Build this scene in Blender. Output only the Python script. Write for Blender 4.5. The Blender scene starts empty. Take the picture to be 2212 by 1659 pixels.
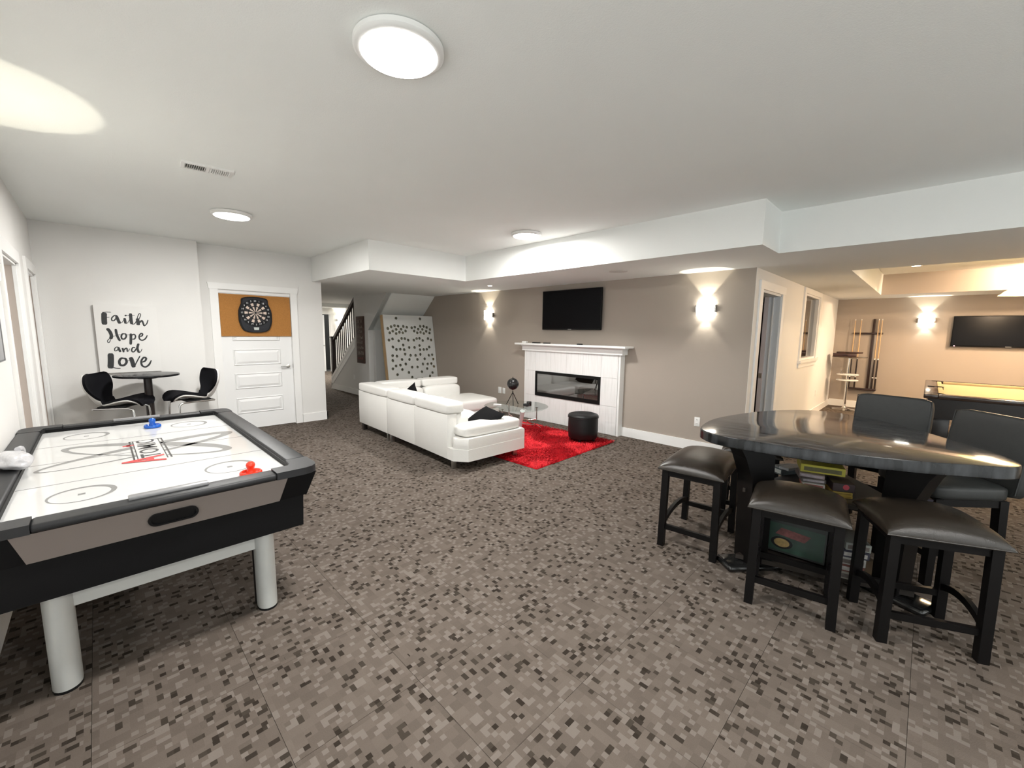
import bpy, bmesh, math, random
from mathutils import Vector, Matrix
from math import sin, cos, pi, radians as R

random.seed(7)
S = bpy.context.scene
C = S.collection

# ------------------------------------------------------------------ camera
FPX, YAW, PITCH, ROLL, CAMH = 896.02, R(-45.055), R(-7.135), R(0.684), 1.5
fw = Vector((sin(YAW) * cos(PITCH), cos(YAW) * cos(PITCH), sin(PITCH)))
r0 = Vector((cos(YAW), -sin(YAW), 0)); u0 = r0.cross(fw)
rt = r0 * cos(ROLL) + u0 * sin(ROLL); up = -r0 * sin(ROLL) + u0 * cos(ROLL)
cam_d = bpy.data.cameras.new('camera'); cam_d.sensor_width = 36.0
cam_d.lens = 36.0 * FPX / 2212.0; cam_d.clip_start = 0.02; cam_d.clip_end = 200
cam = bpy.data.objects.new('camera', cam_d); C.objects.link(cam)
m3 = Matrix((rt, up, -fw)).transposed()
cam.matrix_world = Matrix.Translation((0, 0, CAMH)) @ m3.to_4x4()
S.camera = cam

# ------------------------------------------------------------------ world, exposure
W = bpy.data.worlds.new('world'); S.world = W; W.use_nodes = True
WORLD_STRENGTH = 1.38
W.node_tree.nodes['Background'].inputs[0].default_value = (0.96, 1.0, 0.985, 1)
W.node_tree.nodes['Background'].inputs[1].default_value = WORLD_STRENGTH
S.view_settings.view_transform = 'Standard'; S.view_settings.look = 'None'
S.view_settings.exposure = 0.86; S.view_settings.gamma = 1.0
S.view_settings.use_curve_mapping = False
CEILING_W, SCONCE_E, POOL_W = 36.0, 10.0, 86.0
cy = S.cycles
cy.max_bounces = 5; cy.diffuse_bounces = 4; cy.glossy_bounces = 3; cy.transmission_bounces = 4; cy.transparent_max_bounces = 8
cy.use_adaptive_sampling = True; cy.adaptive_threshold = 0.10; cy.adaptive_min_samples = 16
cy.caustics_reflective = False; cy.caustics_refractive = False; cy.sample_clamp_indirect = 6.0

# ------------------------------------------------------------------ materials
MATS = {}
def _n(t, k, **kw):
    n = t.nodes.new(k)
    for a, b in kw.items(): setattr(n, a, b)
    return n
def mat(name, col, rough=0.5, metal=0.0, spec=0.5, var=0.06, vscale=3.0, bump=0.0, bscale=200.0,
        emit=None, estr=0.0, coat=0.0, sheen=0.0, aniso=None):
    if name in MATS: return MATS[name]
    m = bpy.data.materials.new(name); m.use_nodes = True; t = m.node_tree
    b = t.nodes['Principled BSDF']
    b.inputs['Roughness'].default_value = rough; b.inputs['Metallic'].default_value = metal
    b.inputs['Specular IOR Level'].default_value = spec
    b.inputs['Coat Weight'].default_value = coat; b.inputs['Sheen Weight'].default_value = sheen
    tc = _n(t, 'ShaderNodeTexCoord')
    mp = _n(t, 'ShaderNodeMapping'); t.links.new(tc.outputs['Object'], mp.inputs[0])
    if aniso: mp.inputs['Scale'].default_value = aniso
    if var > 0:
        nz = _n(t, 'ShaderNodeTexNoise'); nz.inputs['Scale'].default_value = vscale; nz.inputs['Detail'].default_value = 4
        t.links.new(mp.outputs[0], nz.inputs['Vector'])
        mx = _n(t, 'ShaderNodeMix', data_type='RGBA')
        mx.inputs[6].default_value = (*[max(0, c * (1 - var)) for c in col], 1)
        mx.inputs[7].default_value = (*[min(1, c * (1 + var)) for c in col], 1)
        t.links.new(nz.outputs[0], mx.inputs[0]); t.links.new(mx.outputs[2], b.inputs['Base Color'])
    else:
        b.inputs['Base Color'].default_value = (*col, 1)
    if bump > 0:
        nb = _n(t, 'ShaderNodeTexNoise'); nb.inputs['Scale'].default_value = bscale; nb.inputs['Detail'].default_value = 3
        t.links.new(mp.outputs[0], nb.inputs['Vector'])
        bp = _n(t, 'ShaderNodeBump'); bp.inputs['Strength'].default_value = bump; bp.inputs['Distance'].default_value = 0.004
        t.links.new(nb.outputs[0], bp.inputs['Height']); t.links.new(bp.outputs[0], b.inputs['Normal'])
    if emit:
        b.inputs['Emission Color'].default_value = (*emit, 1); b.inputs['Emission Strength'].default_value = estr
    MATS[name] = m
    return m
def glass(name, tint, refl=0.08, rough=0.0):
    if name in MATS: return MATS[name]
    m = bpy.data.materials.new(name); m.use_nodes = True; t = m.node_tree; t.nodes.clear()
    o = _n(t, 'ShaderNodeOutputMaterial'); tr = _n(t, 'ShaderNodeBsdfTransparent'); gl = _n(t, 'ShaderNodeBsdfGlossy')
    tr.inputs[0].default_value = (*tint, 1); gl.inputs['Roughness'].default_value = rough
    fr = _n(t, 'ShaderNodeFresnel'); fr.inputs[0].default_value = 1.5
    ad = _n(t, 'ShaderNodeMath', operation='ADD'); ad.inputs[1].default_value = refl - 0.04; ad.use_clamp = True
    mx = _n(t, 'ShaderNodeMixShader')
    ge = _n(t, 'ShaderNodeNewGeometry'); iv = _n(t, 'ShaderNodeMath', operation='SUBTRACT'); iv.inputs[0].default_value = 1.0
    ml = _n(t, 'ShaderNodeMath', operation='MULTIPLY'); t.links.new(ge.outputs['Backfacing'], iv.inputs[1])
    t.links.new(fr.outputs[0], ad.inputs[0]); t.links.new(ad.outputs[0], ml.inputs[0]); t.links.new(iv.outputs[0], ml.inputs[1]); t.links.new(ml.outputs[0], mx.inputs[0])
    t.links.new(tr.outputs[0], mx.inputs[1]); t.links.new(gl.outputs[0], mx.inputs[2]); t.links.new(mx.outputs[0], o.inputs[0])
    MATS[name] = m
    return m

def carpet_material():
    m = bpy.data.materials.new('carpet_pattern'); m.use_nodes = True; t = m.node_tree; L = t.links.new
    b = t.nodes['Principled BSDF']; b.inputs['Roughness'].default_value = 0.95; b.inputs['Specular IOR Level'].default_value = 0.1
    def M(op, a, c=None, clamp=False):
        n = _n(t, 'ShaderNodeMath', operation=op); n.use_clamp = clamp
        for i, v in enumerate((a, c)):
            if v is None: continue
            if isinstance(v, (int, float)): n.inputs[i].default_value = v
            else: L(v, n.inputs[i])
        return n.outputs[0]
    tc = _n(t, 'ShaderNodeTexCoord'); oi = _n(t, 'ShaderNodeObjectInfo'); sp = _n(t, 'ShaderNodeSeparateXYZ')
    L(tc.outputs['Object'], sp.inputs[0])
    cell = 0.5 / 24
    off = M('ADD', M('FLOOR', M('MULTIPLY', oi.outputs['Random'], 977.0)), 2000.0)
    x = M('ADD', M('DIVIDE', sp.outputs[0], cell), off); y = M('ADD', M('DIVIDE', sp.outputs[1], cell), off)
    def WN(a, c, w):
        cb = _n(t, 'ShaderNodeCombineXYZ')
        L(a, cb.inputs[0]); L(c, cb.inputs[1]); cb.inputs[2].default_value = w
        n = _n(t, 'ShaderNodeTexWhiteNoise', noise_dimensions='3D'); L(cb.outputs[0], n.inputs[0]); return n.outputs['Value']
    fx, fy = M('FLOOR', x), M('FLOOR', y)
    rowoff = M('MULTIPLY', WN(fy, fy, 3.3), 3.0)
    di = M('FLOOR', M('ADD', M('DIVIDE', x, 1.75), rowoff))
    dash = WN(di, fy, 1.7)
    even = lambda v, n=2.0: M('LESS_THAN', M('MODULO', v, n), 0.5)
    cellv = WN(fx, fy, 9.1)
    big = _n(t, 'ShaderNodeTexNoise'); big.inputs['Scale'].default_value = 3.2; big.inputs['Detail'].default_value = 1
    cbv = _n(t, 'ShaderNodeCombineXYZ'); L(M('MULTIPLY', fx, cell), cbv.inputs[0]); L(M('MULTIPLY', fy, cell), cbv.inputs[1]); L(off, cbv.inputs[2])
    L(cbv.outputs[0], big.inputs['Vector'])
    th = M('ADD', 0.035, M('MULTIPLY', M('SUBTRACT', big.outputs[0], 0.35, True), 0.26))
    isdash = M('MULTIPLY', M('LESS_THAN', dash, M('MULTIPLY', th, 4.2)), M('MULTIPLY', even(di), even(fy)))
    isdot = M('MULTIPLY', M('LESS_THAN', cellv, M('MULTIPLY', th, 2.6)), M('MULTIPLY', even(M('ADD', fx, M('FLOOR', M('MULTIPLY', fy, 0.5))), 3.0), even(M('ADD', fy, 1.0))))
    dark = M('MAXIMUM', isdash, isdot)
    light = M('MULTIPLY', M('GREATER_THAN', cellv, M('ADD', 0.62, M('MULTIPLY', big.outputs[0], 0.4))), 1.0)
    fine = _n(t, 'ShaderNodeTexNoise'); fine.inputs['Scale'].default_value = 220.0; fine.inputs['Detail'].default_value = 2
    L(tc.outputs['Object'], fine.inputs['Vector'])
    mid = _n(t, 'ShaderNodeMix', data_type='RGBA')
    mid.inputs[6].default_value = (0.086, 0.069, 0.057, 1); mid.inputs[7].default_value = (0.134, 0.110, 0.092, 1)
    L(M('ADD', M('MULTIPLY', WN(M('FLOOR', M('DIVIDE', x, 2.0)), M('FLOOR', M('DIVIDE', y, 2.0)), 5.5), 0.6), M('MULTIPLY', fine.outputs[0], 0.4)), mid.inputs[0])
    m2 = _n(t, 'ShaderNodeMix', data_type='RGBA'); L(light, m2.inputs[0]); L(mid.outputs[2], m2.inputs[6]); m2.inputs[7].default_value = (0.158, 0.133, 0.115, 1)
    m3_ = _n(t, 'ShaderNodeMix', data_type='RGBA'); L(dark, m3_.inputs[0]); L(m2.outputs[2], m3_.inputs[6])
    dk = _n(t, 'ShaderNodeMix', data_type='RGBA'); dk.inputs[6].default_value = (0.024, 0.018, 0.0135, 1); dk.inputs[7].default_value = (0.050, 0.040, 0.031, 1)
    L(WN(fy, M('FLOOR', M('DIVIDE', x, 2.0)), 2.2), dk.inputs[0]); L(dk.outputs[2], m3_.inputs[7])
    L(m3_.outputs[2], b.inputs['Base Color'])
    bp = _n(t, 'ShaderNodeBump'); bp.inputs['Strength'].default_value = 0.6; bp.inputs['Distance'].default_value = 0.003
    L(M('ADD', M('MULTIPLY', dark, -0.7), fine.outputs[0]), bp.inputs['Height']); L(bp.outputs[0], b.inputs['Normal'])
    MATS['carpet_pattern'] = m
    return m

def streak_material(name, dark, light, scale=(1, 9, 9), rough=0.12):
    m = bpy.data.materials.new(name); m.use_nodes = True; t = m.node_tree; L = t.links.new
    b = t.nodes['Principled BSDF']; b.inputs['Roughness'].default_value = rough; b.inputs['Specular IOR Level'].default_value = 0.7
    tc = _n(t, 'ShaderNodeTexCoord'); mp = _n(t, 'ShaderNodeMapping'); mp.inputs['Scale'].default_value = scale
    L(tc.outputs['Object'], mp.inputs[0])
    nz = _n(t, 'ShaderNodeTexNoise'); nz.inputs['Scale'].default_value = 3.0; nz.inputs['Detail'].default_value = 7; nz.inputs['Distortion'].default_value = 0.4
    L(mp.outputs[0], nz.inputs['Vector'])
    cr = _n(t, 'ShaderNodeValToRGB'); cr.color_ramp.elements[0].position = 0.42; cr.color_ramp.elements[1].position = 0.72
    cr.color_ramp.elements[0].color = (*dark, 1); cr.color_ramp.elements[1].color = (*light, 1)
    L(nz.outputs[0], cr.inputs[0]); L(cr.outputs[0], b.inputs['Base Color'])
    MATS[name] = m
    return m
def ribbed_material(name, col):
    m = bpy.data.materials.new(name); m.use_nodes = True; t = m.node_tree; L = t.links.new
    b = t.nodes['Principled BSDF']; b.inputs['Roughness'].default_value = 0.35
    tc = _n(t, 'ShaderNodeTexCoord'); mp = _n(t, 'ShaderNodeMapping'); mp.inputs['Scale'].default_value = (75, 75, 2.2); L(tc.outputs['Object'], mp.inputs[0])
    nz = _n(t, 'ShaderNodeTexNoise'); nz.inputs['Scale'].default_value = 1.0; nz.inputs['Detail'].default_value = 2; L(mp.outputs[0], nz.inputs['Vector'])
    cr = _n(t, 'ShaderNodeValToRGB'); cr.color_ramp.elements[0].position = 0.36; cr.color_ramp.elements[1].position = 0.5
    cr.color_ramp.elements[0].color = (col[0] * .90, col[1] * .90, col[2] * .89, 1); cr.color_ramp.elements[1].color = (*col, 1)
    L(nz.outputs[0], cr.inputs[0]); L(cr.outputs[0], b.inputs['Base Color'])
    bp = _n(t, 'ShaderNodeBump'); bp.inputs['Strength'].default_value = 0.5; bp.inputs['Distance'].default_value = 0.003
    L(nz.outputs[0], bp.inputs['Height']); L(bp.outputs[0], b.inputs['Normal'])
    MATS[name] = m
    return m

WALL = mat('wall_paint_warm_white', (0.755, 0.745, 0.725), 0.8, spec=0.25, var=0.015, bump=0.15, bscale=120)
TAUPE = mat('wall_paint_taupe', (0.375, 0.325, 0.280), 0.75, spec=0.25, var=0.02, bump=0.15, bscale=120)
CEIL = mat('ceiling_paint', (0.885, 0.905, 0.885), 0.9, spec=0.15, var=0.012, bump=0.2, bscale=160)
TRIM = mat('trim_white', (0.84, 0.835, 0.82), 0.4, var=0.01)
DOORW = mat('door_white', (0.83, 0.83, 0.825), 0.42, var=0.01)
BEIGE = mat('jamb_beige', (0.62, 0.53, 0.47), 0.7, var=0.02)
CHROME = mat('chrome', (0.72, 0.72, 0.72), 0.12, 1.0, var=0.02)
STEEL = mat('brushed_nickel', (0.55, 0.54, 0.52), 0.3, 1.0, var=0.05, vscale=40)
BLACK = mat('black_satin', (0.006, 0.006, 0.0065), 0.45, spec=0.25, var=0.2)
BLKWOOD = mat('black_stained_wood', (0.0035, 0.003, 0.003), 0.42, spec=0.2, var=0.3, vscale=12, aniso=(1, 1, 8))
LEATHER_BR = mat('dark_brown_leather', (0.020, 0.0155, 0.0115), 0.25, spec=0.5, var=0.15, vscale=30, bump=0.25, bscale=350)
LEATHER_GR = mat('charcoal_leather', (0.025, 0.0265, 0.026), 0.42, spec=0.35, var=0.15, vscale=30, bump=0.25, bscale=350)
LEATHER_BK = mat('black_leather', (0.007, 0.007, 0.0075), 0.42, spec=0.35, var=0.2, vscale=30, bump=0.2, bscale=350)
LEATHER_WH = mat('white_leather', (0.74, 0.73, 0.70), 0.42, spec=0.45, var=0.02, vscale=10, bump=0.25, bscale=60)
SCREEN = mat('black_screen', (0.004, 0.004, 0.005), 0.22, spec=0.10, var=0.0)
PLASTICW = mat('white_plastic', (0.82, 0.82, 0.80), 0.35, var=0.01)

# ------------------------------------------------------------------ geometry helpers
class G:
    def __init__(s): s.v = []; s.f = []
    def add(s, vs, fs, M_=None):
        o = len(s.v)
        s.v += [tuple(M_ @ Vector(v)) for v in vs] if M_ else [tuple(v) for v in vs]
        s.f += [tuple(i + o for i in f) for f in fs]
        return s
    def box(s, x0, x1, y0, y1, z0, z1, M_=None):
        vs = [(x, y, z) for z in (z0, z1) for y in (y0, y1) for x in (x0, x1)]
        return s.add(vs, [(0, 2, 3, 1), (4, 5, 7, 6), (0, 1, 5, 4), (2, 6, 7, 3), (0, 4, 6, 2), (1, 3, 7, 5)], M_)
    def rbox(s, x0, x1, y0, y1, z0, z1, r=0.01, seg=2, M_=None):
        bm = bmesh.new(); bmesh.ops.create_cube(bm, size=1)
        for v in bm.verts: v.co = Vector(((x0 + x1) / 2 + v.co.x * (x1 - x0), (y0 + y1) / 2 + v.co.y * (y1 - y0), (z0 + z1) / 2 + v.co.z * (z1 - z0)))
        bmesh.ops.bevel(bm, geom=bm.edges[:], offset=min(r, .49 * min(x1 - x0, y1 - y0, z1 - z0)), segments=seg, profile=0.5, affect='EDGES')
        bm.verts.index_update(); s.add([v.co for v in bm.verts], [[v.index for v in f.verts] for f in bm.faces], M_); bm.free(); return s
    def prism(s, poly, a0, a1, axis='z', M_=None):
        n = len(poly)
        def P(p, a): return {'z': (p[0], p[1], a), 'y': (p[0], a, p[1]), 'x': (a, p[0], p[1])}[axis]
        vs = [P(p, a0) for p in poly] + [P(p, a1) for p in poly]
        fs = [tuple(range(n))[::-1], tuple(range(n, 2 * n))] + [(i, (i + 1) % n, n + (i + 1) % n, n + i) for i in range(n)]
        return s.add(vs, fs, M_)
    def lathe(s, prof, seg=24, c=(0, 0, 0), M_=None, a0=0.0, a1=2 * pi):
        full = abs(a1 - a0 - 2 * pi) < 1e-6; n = seg if full else seg + 1; vs = []; fs = []
        for i in range(n):
            a = a0 + (a1 - a0) * i / seg
            vs += [(c[0] + r * cos(a), c[1] + r * sin(a), c[2] + z) for r, z in prof]
        k = len(prof)
        for i in range(seg):
            j = (i + 1) % n
            for q in range(k - 1): fs.append((i * k + q, j * k + q, j * k + q + 1, i * k + q + 1))
        if full:
            if prof[0][0] > 1e-6: fs.append(tuple(i * k for i in range(n))[::-1])
            if prof[-1][0] > 1e-6: fs.append(tuple(i * k + k - 1 for i in range(n)))
        return s.add(vs, fs, M_)
    def tube(s, pts, r, seg=8, M_=None, closed=False):
        pts = [Vector(p) for p in pts]; n = len(pts); vs = []; fs = []; pn = None
        rs = r if isinstance(r, (list, tuple)) else [r] * n
        for i, p in enumerate(pts):
            d = ((pts[(i + 1) % n] - pts[i - 1]) if closed else (pts[min(i + 1, n - 1)] - pts[max(i - 1, 0)])).normalized()
            if pn is None:
                pn = d.cross(Vector((0, 0, 1)))
                if pn.length < 1e-3: pn = d.cross(Vector((1, 0, 0)))
            pn = (pn - d * pn.dot(d)).normalized(); b = d.cross(pn)
            vs += [p + (pn * cos(2 * pi * k / seg) + b * sin(2 * pi * k / seg)) * rs[i] for k in range(seg)]
        for i in range(n if closed else n - 1):
            j = (i + 1) % n
            for k in range(seg): fs.append((i * seg + k, i * seg + (k + 1) % seg, j * seg + (k + 1) % seg, j * seg + k))
        if not closed: fs += [tuple(range(seg))[::-1], tuple(range((n - 1) * seg, n * seg))]
        return s.add(vs, fs, M_)
    def bar(s, a, b, w, h, M_=None):
        a, b = Vector(a), Vector(b); d = (b - a).normalized(); x = d.cross(Vector((0, 0, 1)))
        if x.length < 1e-3: x = Vector((1, 0, 0))
        x.normalize(); y = x.cross(d); vs = [p + x * sx * w / 2 + y * sy * h / 2 for p in (a, b) for sx, sy in ((-1, -1), (1, -1), (1, 1), (-1, 1))]
        return s.add(vs, [(3, 2, 1, 0), (4, 5, 6, 7), (0, 1, 5, 4), (1, 2, 6, 5), (2, 3, 7, 6), (3, 0, 4, 7)], M_)
    def cushion(s, x0, x1, y0, y1, z0, z1, n=8, pw=5.0, puff=0.0, M_=None):
        bm = bmesh.new(); bmesh.ops.create_cube(bm, size=2)
        bmesh.ops.subdivide_edges(bm, edges=bm.edges[:], cuts=n - 1, use_grid_fill=True)
        hx, hy, hz = (x1 - x0) / 2, (y1 - y0) / 2, (z1 - z0) / 2; hm = min(hx, hy, hz)
        for v in bm.verts:
            u = Vector([sin(c * pi / 2) for c in v.co])
            # rounded box: push to a p-norm ball scaled so that the radius is about the same on each edge
            L = (abs(u.x) ** pw + abs(u.y) ** pw + abs(u.z) ** pw) ** (1 / pw)
            q = u / L
            pf = puff * max(0, 1 - q.x * q.x) * max(0, 1 - q.y * q.y)
            v.co = Vector(((x0 + x1) / 2 + q.x * hx, (y0 + y1) / 2 + q.y * hy, (z0 + z1) / 2 + q.z * hz + (pf if q.z > 0 else 0)))
        bm.verts.index_update(); s.add([v.co for v in bm.verts], [[v.index for v in f.verts] for f in bm.faces], M_); bm.free(); return s
    def disc(s, r, z, seg=24, c=(0, 0), M_=None):
        return s.add([(c[0] + r * cos(2 * pi * i / seg), c[1] + r * sin(2 * pi * i / seg), z) for i in range(seg)], [tuple(range(seg))], M_)
    def sphere(s, c, r, u=20, w=12, M_=None):
        return s.lathe([(max(1e-7, r * sin(pi * i / w)), -r * cos(pi * i / w)) for i in range(w + 1)], u, c, M_)
    def mesh(s, name, m, smooth=None):
        me = bpy.data.meshes.new(name); me.from_pydata(s.v, [], s.f); me.validate()
        me.materials.append(m)
        bm = bmesh.new(); bm.from_mesh(me); bmesh.ops.recalc_face_normals(bm, faces=bm.faces); bm.to_mesh(me); bm.free()
        if smooth is not None:
            me.shade_smooth(); me.set_sharp_from_angle(angle=R(smooth))
        return me
    def obj(s, name, m, parent=None, smooth=35, loc=None, rot=None):
        return put(name, s.mesh(name, m, smooth), parent, loc, rot)
def put(name, me, parent=None, loc=None, rot=None):
    o = bpy.data.objects.new(name, me); C.objects.link(o)
    if parent: o.parent = parent
    if loc: o.location = loc
    if rot: o.rotation_euler = rot
    return o
def tag(o, label, cat, group=None, kind=None):
    o['label'] = label; o['category'] = cat
    if group: o['group'] = group
    if kind: o['kind'] = kind
    return o
def thing(name, label, cat, loc=(0, 0, 0), rz=0.0, group=None, kind=None):
    o = bpy.data.objects.new(name, None); C.objects.link(o); o.location = loc; o.rotation_euler = (0, 0, rz)
    o.empty_display_size = 0.1
    return tag(o, label, cat, group, kind)
def struct(g, name, label, m, cat='wall', parent=None):
    o = g.obj(name, m, parent, None); tag(o, label, cat, None, 'structure'); return o
def dup(root, loc, rz, label, group=None):
    r = root.copy(); C.objects.link(r); r.location = loc; r.rotation_euler = (0, 0, rz); r['label'] = label
    if group: r['group'] = group
    for ch in list(root.children):
        c = ch.copy(); C.objects.link(c); c.parent = r
        for g_ in ch.children:
            d = g_.copy(); C.objects.link(d); d.parent = c
    return r
def text_mesh(body, size, m, ext=0.0005, ax='CENTER', bold=0.0):
    cu = bpy.data.curves.new('lettering', 'FONT'); cu.body = body; cu.size = size; cu.extrude = ext; cu.align_x = ax; cu.align_y = 'CENTER'; cu.offset = bold
    cu.resolution_u = 3
    o = bpy.data.objects.new('lettering', cu); C.objects.link(o)
    dg = bpy.context.evaluated_depsgraph_get(); dg.update()
    me = bpy.data.meshes.new_from_object(o.evaluated_get(dg)); me.materials.clear(); me.materials.append(m)
    bpy.data.objects.remove(o); bpy.data.curves.remove(cu)
    return me
def light(kind, name, parent, loc, energy, col=(1, 1, 1), rot=(0, 0, 0), **kw):
    d = bpy.data.lights.new(name, kind); d.energy = energy; d.color = col
    for a, b in kw.items(): setattr(d, a, b)
    o = bpy.data.objects.new(name, d); C.objects.link(o); o.parent = parent; o.location = loc; o.rotation_euler = rot
    return o
def smooth_loop(pts, n=6):
    out = []; k = len(pts)
    for i in range(k):
        p0, p1, p2, p3 = (Vector(pts[(i + d) % k]) for d in (-1, 0, 1, 2))
        for j in range(n):
            t = j / n
            out.append(tuple(0.5 * ((2 * p1) + (p2 - p0) * t + (2 * p0 - 5 * p1 + 4 * p2 - p3) * t * t + (3 * p1 - p0 - 3 * p2 + p3) * t ** 3)))
    return out
def smooth_path(pts, n=6):
    out = []; k = len(pts)
    for i in range(k - 1):
        p0, p1, p2, p3 = (Vector(pts[min(max(i + d, 0), k - 1)]) for d in (-1, 0, 1, 2))
        for j in range(n):
            t = j / n
            out.append(0.5 * ((2 * p1) + (p2 - p0) * t + (2 * p0 - 5 * p1 + 4 * p2 - p3) * t * t + (3 * p1 - p0 - 3 * p2 + p3) * t ** 3))
    out.append(Vector(pts[-1])); return out
def ribbon(g, pts, w, plane, off, n=6, taper=0.25, ov=1.0):
    """flat brush stroke; pts are 2D, plane maps (a,b,off) to 3D"""
    ps = smooth_path([Vector((p[0], p[1], 0)) for p in pts], n); k = len(ps); L_ = []; R_ = []
    for i, p in enumerate(ps):
        d = (ps[min(i + 1, k - 1)] - ps[max(i - 1, 0)]); d = d.normalized() if d.length > 1e-9 else Vector((1, 0, 0))
        q = Vector((-d.y, d.x, 0)); t = i / (k - 1)
        ww = w * 0.5 * (taper + (1 - taper) * min(1, 6 * t + .3, 6 * (1 - t) + .3))
        L_.append(p + q * ww); R_.append(p - q * ww)
    vs = [plane(v.x, v.y, off) for v in L_ + R_]
    g.add(vs, [(i, i + 1, k + i + 1, k + i) for i in range(k - 1)])

# ================================================================== THE SETTING
ZC, ZS = 2.64, 2.265            # main ceiling, dropped ceiling
YD = -0.43                      # left wall
XF, XA = -6.95, -7.10           # lettering wall, closet-door wall
YB, XC, YP = 5.40, -1.475, 11.30  # fireplace wall, pool-room side wall, pool-room end wall
YS = 4.236                      # stair wall

# floor slab with carpet tiles on it
floor = struct(G().box(-16.4, 3.4, -1.6, 11.6, -0.15, -0.010), 'floor', 'brown carpet tile floor with a dash pattern', mat('floor_underlay', (0.03, 0.025, 0.02), 0.9), 'floor')
CARPET = carpet_material()
T = 0.5
tm = G(); e = 0.0007
tm.box(-T / 2 + e, T / 2 - e, -T / 2 + e, T / 2 - e, -0.0095, 0.0)
tile_me = tm.mesh('carpet_tile', CARPET)
tiles = []
for i in range(-28, 11):
    for j in range(-4, 24):
        x, y = -1.92 + T * (i + .5), .37 + T * (j + .5)
        if -15.5 < x < 3.3 and -1.5 < y < 11.4:
            d = Vector((x, y, -CAMH)); c = d.dot(fw)
            vis = c > 0.2 and abs(d.dot(rt) / c) < 1.35 and -d.dot(up) / c < 1.1
            tiles.append((0 if vis else 1, x * x + y * y, x, y, (i + j) % 2))
tiles.sort()
rest = G()
for k, (v, d, x, y, q) in enumerate(tiles):
    if k < 300:
        o = put('carpet_tile', tile_me, floor, (x, y, 0), (0, 0, q * pi / 2))
    else:
        rest.box(x - T / 2 + e, x + T / 2 - e, y - T / 2 + e, y + T / 2 - e, -0.0095, 0.0)
o = rest.obj('carpet_tile_field', CARPET, floor, None); o['kind'] = 'stuff'

# ceilings
struct(G().box(-7.25, 3.4, -1.6, 4.75, ZC, ZC + .12), 'ceiling', 'main white plaster ceiling over the games area', CEIL, 'ceiling')
g = G()
g.box(-15.3, -5.12, 2.52, YS, ZS, ZC + .12).box(-15.3, -5.12, YS, 8.0, ZS, ZC + .12)
g.box(-5.12, -1.09, 4.08, 5.6, ZS, ZC + .12)
rx0, rx1, ry0, ry1 = -0.735, 2.9, 6.35, 10.39
g.box(-1.09, 3.4, 4.61, ry0, ZS, ZC + .12).box(-3.4, -1.09, 5.6, ry0, ZS, ZC + .12).box(-3.4, rx0, ry0, ry1, ZS, ZC + .12)
g.box(rx1, 3.4, ry0, ry1, ZS, ZC + .12).box(-3.4, 3.4, ry1, 11.6, ZS, ZC + .12)
g.box(rx0, rx1, ry0, ry1, 2.63, ZC + .14)
struct(g, 'ceiling_bulkhead', 'lowered white ceiling bulkhead running round the room and over the pool table', mat('ceiling_paint_darkened', (0.82, 0.83, 0.81), 0.9, spec=0.15, var=0.012, bump=0.2, bscale=160), 'ceiling')  # ceiling paint darkened to offset the strong light on the bulkhead faces
struct(G().box(rx0, rx1, ry1 - .006, ry1 - .0005, ZS + .002, 2.63), 'trim_1', 'taupe painted back face of the ceiling recess over the pool table', TAUPE, 'trim')

# left wall with two doorways
def wall_x(name, label, x0, x1, y0, y1, z1, holes, m, axis='x'):
    g = G(); holes = sorted(holes); c = x0
    def bx(a, b, za, zb):
        if b - a > 1e-4 and zb - za > 1e-4: g.box(a, b, y0, y1, za, zb) if axis == 'x' else g.box(y0, y1, a, b, za, zb)
    for (a, b, za, zb) in holes:
        bx(c, a, 0, z1); bx(a, b, 0, za); bx(a, b, zb, z1); c = b
    bx(c, x1, 0, z1)
    return struct(g, name, label, m)
wl = wall_x('wall_left', 'white left wall with two open doorways beside the air hockey table', XF, -1.5, YD - .14, YD, ZC,
            [(-5.44, -4.54, 0, 2.02), (-6.86, -6.12, 0, 2.05)], WALL)
struct(G().box(-1.5, -1.36, -1.6, YD, 0, ZC), 'wall_left_return', 'short white return at the end of the left wall', WALL)
for k, (a, b, h, lb) in enumerate([(-5.44, -4.54, 2.02, 'nearer doorway beside the grey picture'), (-6.86, -6.12, 2.05, 'farther doorway next to the lettering wall')]):
    t = thing('trim_%d' % (k + 2), 'white casing and jamb of the %s' % lb, 'door trim', kind='structure')
    g = G().box(a - .10, a, YD, YD + .018, 0, h + .10); g.obj('casing', TRIM, t, None)
    G().box(b, b + .10, YD, YD + .018, 0, h + .10).obj('casing', TRIM, t, None)
    G().box(a, b, YD, YD + .018, h, h + .10).obj('head_casing', TRIM, t, None)
    G().box(a, a + .02, YD - .022, YD, 0, h).obj('jamb', TRIM, t, None); G().box(b - .02, b, YD - .022, YD, 0, h).obj('jamb', TRIM, t, None)
    G().box(a, a + .008, YD - .14, YD - .022, 0, h).obj('inner_jamb', BEIGE, t, None)
    G().box(a, b, YD - .14, YD, h - .02, h - .0005).obj('head_jamb', TRIM, t, None)
struct(G().box(-6.95, -4.2, -1.45, -1.35, 0, ZC), 'wall_closet', 'beige wall seen through the left doorways', BEIGE)

# wall with lettering and closet door
g = G().box(XA - .16, XF, YD - .14, 1.03, 0, ZC)
g.box(XA - .16, XA, 1.03, 1.25, 0, ZC).box(XA - .16, XA, 2.18, 2.66, 0, ZC).box(XA - .16, XA, 1.25, 2.18, 2.045, ZC)
struct(g, 'wall_far_left', 'white wall with the brush lettering canvas and the closet door', WALL)
struct(G().box(XA, XA + .016, 2.285, 2.676, 0, .135).box(XA - .16, XA + .016, 2.66, 2.676, 0, .135).box(XF, XF + .016, YD, 1.03, 0, .135),
       'baseboard_far_left', 'white baseboard right of the closet door', TRIM, 'baseboard')
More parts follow.
